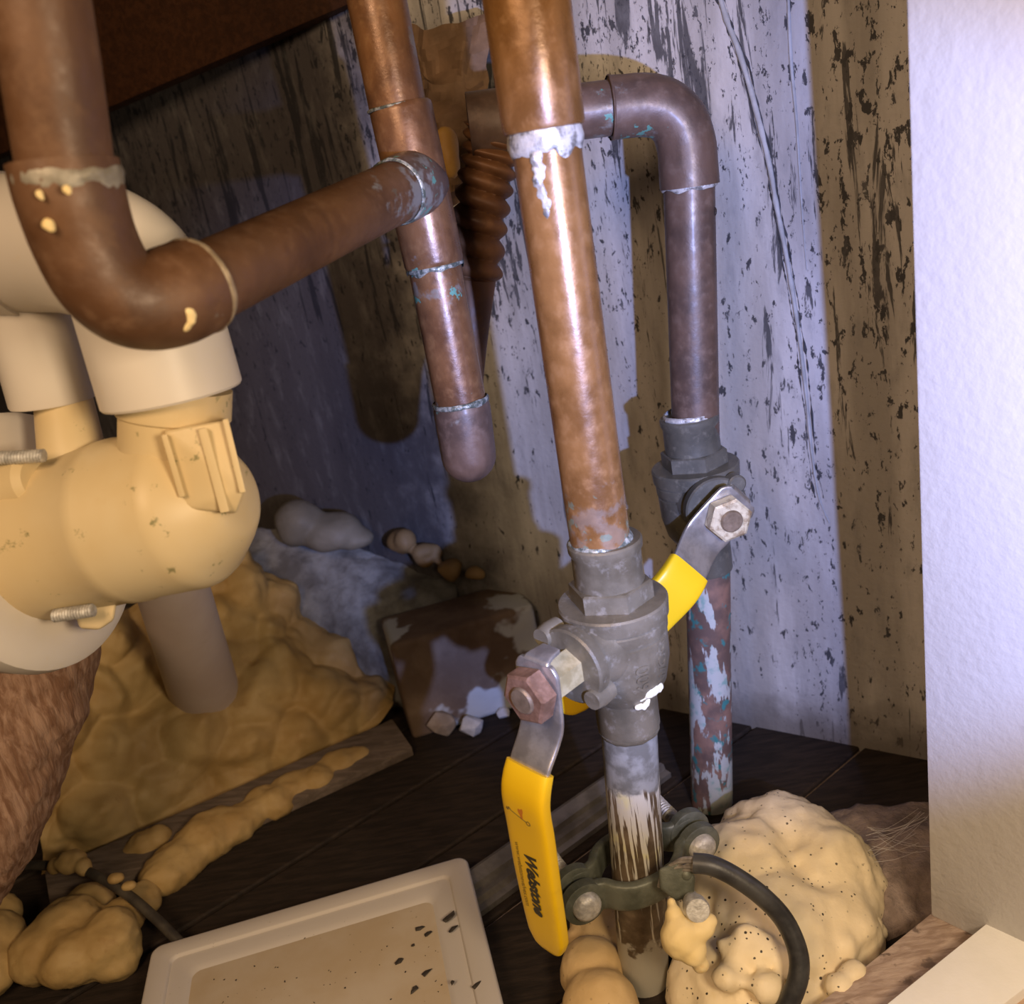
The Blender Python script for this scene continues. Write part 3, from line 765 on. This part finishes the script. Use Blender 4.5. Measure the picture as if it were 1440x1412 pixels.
finish('neck', *lathe(n2a, n2b - n2a, [(0, .0222), ((n2b - n2a).length * .70, .0222), ((n2b - n2a).length * .72, .0232), ((n2b - n2a).length, .0232)], 44), M_PVCY, t, sharp=30)
s2a, s2b = P(243, 557, .388), P(205, 425, .376)
finish('socket', *lathe(s2a, s2b - s2a, [(0, .0225), (0, .0283), (.001, .0290), ((s2b - s2a).length, .0285)], 48), M_PVC, t, sharp=30)
bend = [P(216, 465, .380), P(203, 420, .376), P(165, 370, .376), P(100, 345, .380), P(10, 345, .386), P(-110, 360, .39)]
finish('bend', *tube(bend, .0280, 44, 50), M_PVC, t)
finish('bend_collar', *tube([P(25, 345, .385), P(-40, 348, .388)], .0292, 44, 6), M_PVC, t)
n1a, n1b = P(106, 665, .41), P(88, 555, .415)
finish('neck', *lathe(n1a, n1b - n1a, [(0, .0148), ((n1b - n1a).length, .0122)], 36), M_PVCY, t)
s1a, s1b = P(75, 566, .415), P(38, 430, .402)
finish('socket', *lathe(s1a, s1b - s1a, [(0, .012), (0, .0178), (.001, .0183), ((s1b - s1a).length, .0183)], 44), M_PVC, t, sharp=30)
# moulded buttresses beside the neck
finish('buttress', *hull([P(x, y, d) for x, y, d in ((230, 606, .3630), (321, 590, .3640), (345, 688, .3660), (333, 722, .3720), (258, 716, .3700))] + [P(x, y, .40) for x, y in ((230, 606), (321, 590), (345, 688), (333, 722), (258, 716))], .0016, 3), M_PVCY, t, sharp=30)
def rib(x0, y0, x1, y1, wpx, d0, d1):
    finish('rib', *hull([P(x0 + k * wpx, y0 - k * wpx * .2, d) for k in (0, 1) for d in (d0, .385)] + [P(x1 + k * wpx, y1 - k * wpx * .2, d) for k in (0, 1) for d in (d1, .385)], .0006, 2), M_PVCY, t, sharp=30)
rib(226, 612, 252, 700, 9, .3605, .3660)
rib(278, 604, 310, 722, 13, .3605, .3670)
rib(312, 590, 337, 694, 9, .3600, .3630)
# bosses, screws, lug
finish('lug', *hull([P(x, y, d) for x, y in ((104, 858), (150, 836), (164, 850), (160, 872), (140, 886), (112, 884)) for d in (.405, .425)], .002, 3), M_PVCY, t, sharp=40)
finish('screw', *thread(P(76, 866, .398), P(131, 858, .396), .0030, .0013, .0006), M_BOLT, t, sharp=60)
finish('screw', *thread(P(-20, 645, .385), P(62, 641, .385), .0030, .0013, .0006), M_BOLT, t, sharp=60)
finish('boss', *lathe(P(-10, 690, .40), ta, [(0, .012), (.022, .0115), (.025, .009), (.025, .002)], 30), M_PVCY, t, sharp=35)
# drain pipe going down behind the trap
d0, d1 = P(222, 760, .56), P(296, 1000, .83)
o = finish('drain_pipe', *tube([d0, d1], [.0215, .0300], 36, 10), M_PVCG, None)
recenter(o); tag(o, 'pale pinkish grey plastic pipe going down into the foam behind the trap', 'pipe')

# ------------------------------------------------------------------ rough cylinder at the left edge
bp = [P(66, 880, .56), P(45, 960, .56), P(18, 1050, .555), P(-22, 1140, .55), P(-70, 1240, .55)]
def bark(i, a, p, d): return .004 * nz(p + d * .02, 40) + .0018 * nz(p + d * .03, 130)
o = finish('rough_pole', *tube(bp, [.034, .034, .034, .034], 60, 70, disp=bark), M_BARK, None)
recenter(o); tag(o, 'rough reddish tan pole with bark-like ridges at left edge under the trap', 'pole')

# ------------------------------------------------------------------ spray foam bank on the left
def lump(p):
    q = V(p) + V((nz(p, 30, 1), nz(p, 30, 5), nz(p, 30, 9))) * .008
    return .034 * (0.45 - cell(q, 22)) + .010 * nz(p, 20) + .007 * (0.35 - cell(q, 55, 3)) + .001 * nz(p, 120)
rows = [
 [P(60, 1236, .70), P(100, 1215, .71), P(190, 1195, .715), P(300, 1130, .748), P(400, 1085, .775), P(500, 1040, .80), P(548, 1006, .815)],
 [P(60, 1150, .70), P(95, 1130, .70), P(190, 1110, .72), P(300, 1050, .755), P(410, 1010, .785), P(500, 985, .81), P(552, 985, .825)],
 [P(80, 1030, .70), P(115, 1020, .71), P(200, 990, .745), P(300, 960, .775), P(400, 930, .80), P(480, 925, .825), P(548, 960, .84)],
 [P(110, 940, .72), P(145, 930, .735), P(220, 890, .77), P(310, 850, .80), P(390, 850, .825), P(450, 890, .84), P(530, 945, .85)],
 [P(150, 860, .75), P(185, 850, .765), P(260, 800, .80), P(330, 762, .83), P(385, 800, .85), P(432, 865, .86), P(520, 925, .865)]]
o = finish('foam_bank', *patch(rows, 130, 110, lump, V((-.3, .75, -.6)).normalized(), .05), M_FOAML, None, sharp=0)
recenter(o); tag(o, 'bank of lumpy brownish yellow spray foam along the left, below the trap', 'foam')
# wooden strip below it
s0, s1 = PZ(170, 1212, .006), PZ(548, 1042, .006)
sv = (s1 - s0).normalized(); sn = V((sv.y, -sv.x, 0))
sn = sn if sn.y < 0 else -sn
o = finish('wood_strip', *hull([p + sn * k + V((0, 0, z)) for p in (s0 - sv * .05, s1 + sv * .01) for k, z in ((-.012, .012), (.028, .004), (-.012, -.005), (.028, -.005))], .0015), M_STRIP, None, sharp=30)
recenter(o); tag(o, 'grey brown wooden strip lying on the floor below the foam bank', 'board')
# foam squeezed out in front of the strip
def edge_foam(pts, vox=.0024):
    return blobs([(PZ(x, y, z), r, (1, 1, .8)) for x, y, z, r in pts], vox, lambda p: .0022 * nz(p, 70) + .001 * nz(p, 200))
pts = []
for k in range(15):
    f = k / 14; x = 232 + (505 - 232) * f; y = 1222 - (1222 - 1062) * f ** .9
    pts.append((x, y + R.uniform(-8, 8), .008, (.023 - .011 * f) * R.uniform(.8, 1.15)))
o = finish('foam_seam', *edge_foam(pts), M_FOAML, None, sharp=0); recenter(o)
tag(o, 'long ridge of yellow foam squeezed out along the wooden strip', 'foam')
o = finish('foam_lump', *edge_foam([(205, 1188, .012, .013), (190, 1200, .008, .011), (222, 1180, .014, .011)]), M_FOAML, None, sharp=0); recenter(o)
tag(o, 'small yellow foam lump at the lower left end of the wooden strip', 'foam')
o = finish('foam_lump', *edge_foam([(95, 1308, .02, .024), (150, 1322, .02, .022), (60, 1340, .018, .022), (105, 1345, .018, .022), (175, 1290, .012, .016), (125, 1275, .012, .018), (200, 1265, .008, .014), (160, 1345, .010, .018)]), M_FOAML, None, sharp=0); recenter(o)
tag(o, 'cluster of rounded yellow foam bulbs left of the white tray', 'foam')
o = finish('foam_lump', *edge_foam([(-12, 1330, .02, .024), (-18, 1365, .016, .022), (-10, 1295, .016, .020)]), M_FOAML, None, sharp=0); recenter(o)
tag(o, 'yellow foam lump cut off by the left edge of the photo', 'foam')
# dark cable with foam crumbs
o = finish('dark_cable', *tube([PZ(-40, 1222, .030), PZ(40, 1217, .034), PZ(112, 1222, .036), PZ(170, 1252, .030), PZ(215, 1288, .022), PZ(262, 1335, .010)], .0034, 16, 60), M_CABLE, None)
recenter(o); tag(o, 'dark dusty cable crossing the floor left of the white tray', 'cable')
o = finish('foam_crumb', *blobs([(PZ(100, 1212, .040), .009, (1.3, 1, .9)), (PZ(118, 1220, .038), .006, (1, 1, 1)), (PZ(78, 1218, .038), .006, (1, 1, 1))], .0015, lambda p: .0012 * nz(p, 150)), M_FOAML, None, sharp=0); recenter(o)
tag(o, 'pale foam blob stuck on top of the dark cable', 'foam')
o = finish('foam_crumb', *blobs([(PZ(163, 1235, .036), .0045, (1.4, 1, .8)), (PZ(182, 1246, .033), .0040, (1.3, 1, .8))], .001, lambda p: .0008 * nz(p, 200)), M_FOAML, None, sharp=0); recenter(o)
tag(o, 'long foam crumb lying along the middle of the dark cable', 'foam')

# ------------------------------------------------------------------ ledge and block in the far corner
rows = [
 [P(330, 745, .90), P(400, 745, .90), P(480, 760, .895), P(560, 790, .885), P(640, 800, .87)],
 [P(330, 790, .875), P(410, 800, .87), P(480, 830, .862), P(560, 850, .85), P(640, 850, .84)],
 [P(360, 850, .862), P(430, 868, .855), P(490, 900, .846), P(550, 915, .835), P(610, 905, .825)],
 [P(400, 950, .862), P(470, 965, .852), P(520, 985, .842), P(560, 985, .830), P(610, 975, .822)]]
o = finish('concrete_ledge', *patch(rows, 70, 50, lambda p: .004 * nz(p, 40) + .0025 * nz(p, 120), V((-.1, .6, -.8)).normalized(), .03), M_STONE, None, sharp=0)
recenter(o); tag(o, 'rough blue grey concrete ledge in the corner behind the foam bank', 'ledge')
bA, bB = P(552, 922, .765), P(748, 838, .785)
bd = (bB - bA); bd.z = 0; bl_ = bd.length; bd.normalize(); bn = V((-bd.y, bd.x, 0)); zt = (bA.z + bB.z) / 2
pts = [V((bA.x, bA.y, z)) + bd * x + bn * y for x in (0, bl_) for y in (0, .06) for z in (0.0005, zt)]
vs, fs = hull(pts, .005, 3)
o = finish('masonry_block', vs, fs, M_BLOCK, None, sharp=50); recenter(o)
tag(o, 'brown block with a pale patch standing at the foot of the back wall', 'block')
def rock(name, x, y, z, r, mat, label, sc=(1.2, 1, .7), cat='debris'):
    pts = [PZ(x, y, z) + V((R.gauss(0, 1) * sc[0], R.gauss(0, 1) * sc[1], R.gauss(0, 1) * sc[2])).normalized() * r * R.uniform(.75, 1.1) for _ in range(22)]
    mz = min(p.z for p in pts)
    pts = [p + V((0, 0, .0005 - mz)) for p in pts] if z < .02 else pts
    o = finish(name, *hull(pts, r * .12, 2), mat, None, sharp=35); recenter(o); return tag(o, label, cat)
M_PALE = m_simple('pale_plaster', (.45, .45, .44), (.62, .62, .61), 80, .85, 0, 200, .6)
rock('rubble_piece', 622, 1022, .008, .013, m_simple('tan_rubble', (.24, .18, .12), (.34, .27, .19), 80, .9, 0, 200, .6), 'tan chip of rubble on the floor in front of the block')
rock('plaster_piece', 662, 1022, .008, .011, M_PALE, 'white plaster chip on the floor beside the tan rubble')
rock('plaster_piece', 708, 1002, .005, .006, M_PALE, 'tiny white plaster chip just left of the rusty nut')
o = finish('foam_chunk', *blobs([(P(420, 735, .86), .024, (1, 1, .9)), (P(465, 748, .86), .024, (1.2, 1, .75)), (P(500, 758, .86), .014, (1.3, 1, .7))], .003, lambda p: .003 * nz(p, 50)), m_foam('foam_old', (.14, .125, .095), (.19, .17, .13), (.12, .10, .07)), None, sharp=0)
recenter(o); tag(o, 'dim grey foam chunk lying on the concrete ledge', 'foam')
o = finish('foam_chunk', *blobs([(P(565, 762, .85), .013, (1, 1, 1)), (P(600, 780, .845), .013, (1.2, 1, .8)), (P(632, 800, .835), .011, (1.2, 1, .8)), (P(668, 808, .825), .008, (1.3, 1, .7))], .002, lambda p: .006 * nz(p, 60)), M_AMBF, None, sharp=0)
recenter(o); tag(o, 'knobbly foam string on top of the block beside the ledge', 'foam')

# ------------------------------------------------------------------ crumpled paper and foam drip behind the risers
g = 26; vs = []; fs = []
c00, c10, c01, c11 = P(575, 40, .60), P(690, 30, .60), P(600, 300, .61), P(672, 280, .61)
def crump(p): 
    a = abs(nz(p, 22, 3)) - abs(nz(p, 40, 8)) * .7 + abs(nz(p, 90, 1)) * .25
    return a * .030
for i in range(g):
    for j in range(g):
        u, v = i / (g - 1), j / (g - 1)
        p = c00.lerp(c10, u).lerp(c01.lerp(c11, u), v)
        edge = (u - .5) * .012 * nz(p, 60, 9) * 2
        vs.append(p + V((edge, -crump(p), edge)))
for i in range(g - 1):
    for j in range(g - 1): fs.append((i * g + j, (i + 1) * g + j, (i + 1) * g + j + 1, i * g + j + 1))
back = [v + V((0, .003, 0)) for v in vs]; n0 = len(vs)
fs += [tuple(reversed([k + n0 for k in f])) for f in fs[:]]
rim = [i * g for i in range(g)] + [(g - 1) * g + j for j in range(1, g)] + [i * g + g - 1 for i in range(g - 2, -1, -1)] + [j for j in range(g - 2, 0, -1)]
fs += [(rim[k], rim[(k + 1) % len(rim)], rim[(k + 1) % len(rim)] + n0, rim[k] + n0) for k in range(len(rim))]
o = finish('crumpled_paper', vs + back, fs, M_PAPER, None, sharp=14); recenter(o)
tag(o, 'crumpled brown paper wedged between the capped riser and the central pipe', 'paper')
o = finish('foam_drip', *blobs([(P(628, 205, .578), .010, (.8, .8, 1.2)), (P(634, 228, .578), .007, (.8, .8, 1.5))], .0015, lambda p: .001 * nz(p, 120)), m_simple('amber_foam', (.45, .24, .05), (.52, .30, .07), 60, .6), None, sharp=0)
recenter(o); tag(o, 'amber foam drip hanging below the crumpled brown paper', 'foam')

# ------------------------------------------------------------------ tray
zt_ = .020
TL, TR = PZ(213, 1331, zt_), PZ(655, 1201, zt_)
tx = (TR - TL).normalized(); ty = V((tx.y, -tx.x, 0)); ty = ty if ty.y < 0 else -ty
wT = (TR - TL).length; hT = .19
t = thing('tray', 'shallow white plastic tray with tan sediment on the floor', 'tray', V((TL.x, TL.y, 0)) + tx * wT / 2 + ty * hT / 2)
def rrect(ins, z, r):
    out = []
    for cx, cy, a0 in ((ins + r, ins + r, PI), (wT - ins - r, ins + r, 1.5 * PI), (wT - ins - r, hT - ins - r, 0), (ins + r, hT - ins - r, .5 * PI)):
        for k in range(7):
            a = a0 + k / 6 * PI / 2
            out.append(V((TL.x, TL.y, z)) + tx * (cx + r * math.cos(a)) + ty * (cy + r * math.sin(a)))
    return out
rings = [rrect(.003, .0005, .006), rrect(.001, .002, .007), rrect(0, zt_ - .002, .007), rrect(.0008, zt_ - .0005, .007), rrect(.002, zt_, .006),
         rrect(.013, zt_, .005), rrect(.0138, zt_ - .0006, .005), rrect(.0145, zt_ - .0022, .005), rrect(.024, zt_ - .0026, .006), rrect(.027, zt_ - .0040, .006), rrect(.030, zt_ - .0062, .006)]
vs = [v for r in rings for v in r]; m = 28; fs = []
for i in range(len(rings) - 1):
    for k in range(m): fs.append((i * m + k, i * m + (k + 1) % m, (i + 1) * m + (k + 1) % m, (i + 1) * m + k))
fs.append(tuple(range(m - 1, -1, -1))); fs.append(tuple((len(rings) - 1) * m + k for k in range(m)))
finish('tray_body', vs, fs, M_TRAY, t, sharp=45)
sd_ = [rrect(.0262, zt_ - .0063, .006), rrect(.0268, zt_ - .0048, .006), rrect(.028, zt_ - .0046, .006)]
vs = [v + V((0, 0, .0)) for r in sd_ for v in r]; fs = []
for i in range(2):
    for k in range(m): fs.append((i * m + k, i * m + (k + 1) % m, (i + 1) * m + (k + 1) % m, (i + 1) * m + k))
fs.append(tuple(range(m - 1, -1, -1))); fs.append(tuple(2 * m + k for k in range(m)))
finish('sediment', vs, fs, M_SED, t, label='tan dried sediment')
M_FLAKE = m_simple('dark_flake', (.025, .02, .016), (.06, .048, .038), 300, .7)
zf = zt_ - .0046
FL_ = ['largest black flake, uppermost in the tray near its right corner', 'black flake just under the largest one in the tray', 'left one of the close pair of black flakes in the tray', 'right one of the close pair of black flakes in the tray', 'leftmost large black flake in the tray', 'black flake in the middle of the tray sediment', 'black flake at the bottom edge of the photo inside the tray', 'black flake on the right inner slope of the tray', 'tiny round black flake between the bigger ones in the tray', 'tiny black flake near the bottom right of the tray sediment']
for kf, (x, y, r, el_) in enumerate(((634, 1297, .0026, 2.0), (638, 1313, .0024, 1.6), (591, 1305, .0020, 1.6), (602, 1313, .0020, 1.4), (560, 1353, .0022, 1.7), (601, 1367, .0020, 1.8), (581, 1393, .0021, 1.6), (675, 1393, .0024, 1.8), (581, 1329, .0013, 1.2), (638, 1390, .0013, 1.2))):
    an = R.uniform(.2, 1.2); ax = V((math.cos(an), math.sin(an), 0)); ay = V((-ax.y, ax.x, 0)); c = PZ(x, y, zf + .0006)
    ps = [c + ax * r * el_ * R.uniform(-1, 1) + ay * r * R.uniform(-.8, .8) + V((0, 0, R.uniform(-.0006, .0010))) for _ in range(14)]
    if (c - TL).dot(tx) > wT - .027 : ps = [p + V((0, 0, .004)) for p in ps]
    o = finish('dark_flake', *hull(ps), M_FLAKE, None, smooth=False); recenter(o)
    tag(o, FL_[kf], 'flake', 'black flakes in the tray')
its = []
for _ in range(60):
    x, y = R.uniform(300, 690), R.uniform(1290, 1411); c = PZ(x, y, zf + .0002); r = R.uniform(.0003, .0008)
    if (c - TL).dot(tx) > wT - .03: continue
    its.append(hull([c + V((R.uniform(-1, 1), R.uniform(-1, 1), R.uniform(-.3, .5))) * r for _ in range(8)]))
o = finish('grit', *join(*its), M_FLAKE, None, smooth=False, kind='stuff'); tag(o, 'fine black grit scattered over the tray sediment', 'grit', kind='stuff')

# ------------------------------------------------------------------ grooved metal bar on the floor
g0, g1 = PZ(640, 1262, .012), PZ(880, 1092, .012)
gv = (g1 - g0).normalized(); gn = V((-gv.y, gv.x, 0))
prof = [(-.016, 0), (-.016, .004), (-.011, .0045), (-.0095, .0085), (-.006, .0085), (-.005, .0068), (-.001, .0068), (0, .0105), (.010, .0125), (.0135, .0110), (.0145, .004), (.0145, 0)]
vs, fs = [], []
for p in (g0 - gv * .03, g1 + gv * .03):
    for x, z in prof: vs.append(V((p.x, p.y, .001)) + gn * x + UP * z)
k = len(prof)
fs = [(i, (i + 1) % k, k + (i + 1) % k, k + i) for i in range(k)] + [tuple(range(k)), tuple(range(2 * k - 1, k - 1, -1))]
o = finish('metal_track', vs, fs, M_GALV, None, sharp=25); recenter(o)
tag(o, 'grooved grey metal track on the floor behind the yellow lever', 'track')

# ------------------------------------------------------------------ ground clamp
zc = H - .362
f = (zc - l1.z) / (l0.z - l1.z); CC = l1.lerp(l0, f)
c1 = V((.94, .34, 0)).normalized(); cb = V((-.34, .94, 0)).normalized()
t = thing('ground_clamp', 'dark bronze two-jaw ground clamp bolted around the painted pipe', 'clamp', CC - UP * .012)
def jaw(sgn, dz, lift):
    pts = [(-.037, .0045), (-.030, .0045), (-.0235, .0065), (-.0185, .0125), (-.011, .0172), (0, .0187), (.011, .0172), (.0185, .0125), (.0235, .0065), (.030, .0045), (.037, .0045)]
    pp = catmull([CC + c1 * x + cb * (y * sgn) + UP * (dz + lift * x / .037) for x, y in pts], 60)
    return band(pp, UP, [.0098, .0088, .0078, .0076, .0086, .0098], [.0030] * 3, .4, 20)
finish('jaw', *jaw(-1, 0, .001), M_CLAMP, t, sharp=60)
finish('jaw', *jaw(1, .003, .001), M_CLAMP, t, sharp=60)
for sx_ in (-1, 1):
    e0 = CC + c1 * (.036 * sx_) + UP * (.001 * sx_)
    finish('ear', *lathe(e0, cb, [(-.0080, .0112), (-.0075, .0122), (-.0024, .0124), (-.0020, .0115)], 30), M_CLAMP, t, sharp=40)
    finish('ear', *lathe(e0 + UP * .003, cb, [(.0020, .0115), (.0024, .0124), (.0075, .0122), (.0080, .0112)], 30), M_CLAMP, t, sharp=40)
    finish('bolt', *join(lathe(e0, cb, [(-.0132, .0015), (-.0130, .0046), (-.0120, .0066), (-.0104, .0078), (-.0078, .0080)], 24), thread(e0 + cb * -.006, e0 + cb * .046, .0046, .0020, .0013)), M_BOLT, t, sharp=50)
# wire lug on the front jaw
lp = CC + c1 * .0125 - cb * .018
lug = [P(x, y, d) for x, y in ((926, 1222), (952, 1212), (978, 1232), (976, 1258), (952, 1268), (928, 1250)) for d in (.465, .485)]
finish('wire_lug', *hull(lug, .0018, 3), M_CLAMP, t, sharp=40)
finish('lug_arm', *tube([CC + c1 * .004 - cb * .0185, P(946, 1225, .478), P(964, 1228, .468)], [.0048, .0045, .004], 20, 16, round_end=1), M_CLAMP, t)
finish('set_screw', *lathe(P(970, 1262, .470), (P(982, 1282, .448) - P(970, 1262, .470)), [(0, .0042), (.012, .0044), (.013, .0060), (.0195, .0064), (.0212, .0056), (.0214, .002)], 26), M_BOLT, t, sharp=40)
# bare strands and black cable
t2 = thing('ground_cable', 'black rubber ground cable curving from the clamp over the cream foam', 'cable', PZ(1112, 1420, .03))
cpts = [P(975, 1214, .464), P(1000, 1217, .462), P(1032, 1232, .461), P(1070, 1259, .460), P(1102, 1293, .460), P(1121, 1335, .458), P(1123, 1372, .456), P(1108, 1414, .456), P(1085, 1460, .456)]
finish('sheath', *tube(cpts, .0050, 24, 90), M_BLACK, t2)
M_STR = m_simple('bare_strand', (.16, .14, .12), (.30, .27, .23), 200, .45, .4)
for k in range(7):
    an = 2 * PI * k / 7; ox, oy = math.cos(an) * 9, math.sin(an) * 9
    finish('strand', *tube([P(986 + ox * .6, 1216 + oy, .463), P(960 + ox, 1216 + oy * .9, .465 + .001 * math.sin(an)), P(940 + ox * .8, 1228 + oy * .5, .468), P(933 + ox * .8, 1246 + oy * .3, .471)], .0009, 8, 20), M_STR, t2)
# foam drip hung on the set screw
o = finish('foam_drip', *blobs([(P(949, 1290, .455), .0050, (1, 1, 1.3)), (P(957, 1318, .452), .0100, (1, 1, 1.1)), (P(982, 1306, .452), .0070, (1.2, 1, .8)), (P(994, 1296, .452), .0045, (1.2, 1, .8)), (P(974, 1338, .450), .0070, (1, 1, 1)), (P(984, 1355, .450), .0045, (1, 1, 1.2)), (P(944, 1272, .458), .0024, (1, 1, 1.6))], .0011, lambda p: .0008 * nz(p, 160)), M_FOAMD, None, sharp=0)
recenter(o); tag(o, 'pale yellow foam drip hanging from the clamp screw', 'foam')

# ------------------------------------------------------------------ cream foam mass at lower right
def fd(p): return .0028 * nz(p, 45) + .0022 * nz(p, 95, 4) + .0008 * nz(p, 260, 2)
its = []
for x, y, z, rp, sc in ((1100, 1215, .012, 100, (1, 1, .95)), (1050, 1250, .018, 95, (1, 1, 1)), (1150, 1245, .012, 92, (1, 1, 1)), (1185, 1245, .008, 62, (.9, 1, 1)), (1160, 1310, .010, 78, (1, 1, 1)),
                        (1090, 1325, .012, 108, (1, 1, .9)), (1040, 1390, .006, 100, (1, 1, .75)), (1120, 1400, -.002, 90, (1, 1, .8)), (1010, 1300, .006, 74, (1, 1, 1)), (990, 1400, .000, 50, (1, 1, .9)), (1185, 1330, .002, 45, (1, 1, 1)), (1060, 1460, -.004, 110, (1, 1, .7))):
    c = PZ(x, y, z); d = (c - CAM).dot(fwd); its.append((c, rp * d / F, sc))
for x, y, z, rp in ((1046, 1318, .047, 18), (1062, 1336, .042, 26), (1040, 1342, .040, 24), (1016, 1328, .044, 12)):
    c = PZ(x, y, z); d = (c - CAM).dot(fwd); its.append((c, rp * d / F, (1, 1, 1)))
for k in range(34):                                               # drooping folds and nodules
    x, y = R.uniform(1010, 1205), R.uniform(1160, 1400)
    c = PZ(x, y, .038 if x < 1150 else .026); d = (c - CAM).dot(fwd); its.append((c, R.uniform(14, 26) * d / F, (1, 1, 1)))
o = finish('foam_mass', *blobs(its, .0028, fd), M_FOAM, None, sharp=0); recenter(o)
tag(o, 'big cream spray foam mass at lower right, speckled with black', 'foam')
its = []
for x, y, z, rp in ((848, 1300, .006, 48), (832, 1365, .014, 46), (850, 1330, .004, 46), (845, 1420, .012, 56), (812, 1320, .010, 18), (880, 1290, -.002, 34)):
    c = PZ(x, y, z); d = (c - CAM).dot(fwd); its.append((c, rp * d / F, (1, 1, 1)))
o = finish('foam_mass', *blobs(its, .0024, lambda p: .0014 * nz(p, 60) + .0005 * nz(p, 200)), m_foam('foam_smooth', (.60, .42, .20), (.66, .48, .25), (.52, .36, .16), .4), None, sharp=0); recenter(o)
tag(o, 'smooth rounded tan foam bulbs at the foot of the painted pipe, right of the tray', 'foam')
c = PZ(1222, 1302, .012)
o = finish('foam_nub', *blobs([(c, .0075, (1, 1, 1.3)), (c + V((.004, .001, -.006)), .006, (1.1, 1, 1))], .0012, lambda p: .001 * nz(p, 120)), M_FOAM, None, sharp=0); recenter(o)
tag(o, 'small cream foam nub between the foam mass and the wooden rail', 'foam')
# dirt drift by the rail
rows = [[PZ(1195, 1340, .004), PZ(1250, 1312, .006), PZ(1312, 1282, .008)],
        [PZ(1200, 1260, .012), PZ(1260, 1235, .016), PZ(1320, 1215, .016)],
        [PZ(1190, 1190, .012), PZ(1255, 1180, .016), PZ(1330, 1170, .014)],
        [PZ(1150, 1140, .002), PZ(1240, 1130, .004), PZ(1340, 1130, .002)]]
o = finish('dirt_drift', *patch(rows, 40, 40, lambda p: .003 * nz(p, 60) + .002 * nz(p, 160), V((0, 0, -1)), .012), M_DIRT, None, sharp=0, kind='stuff')
tag(o, 'dusty brown dirt drift between the cream foam and the white post', 'dirt', kind='stuff')
# cobweb threads
M_WEB = m_simple('cobweb', (.45, .42, .40), (.6, .57, .55), 60, .9)
its = []
for k in range(16):
    a = PZ(R.uniform(1212, 1240), R.uniform(1160, 1215), .03); b = PZ(R.uniform(1285, 1312), R.uniform(1135, 1200), .025 + .02 * R.random())
    its.append(tube([a, a.lerp(b, .5) - UP * R.uniform(.001, .006), b], .00011, 4, 10))
o = finish('cobweb', *join(*its), M_WEB, None, kind='stuff'); tag(o, 'thin dusty cobweb threads between the cream foam and the post', 'cobweb', kind='stuff')
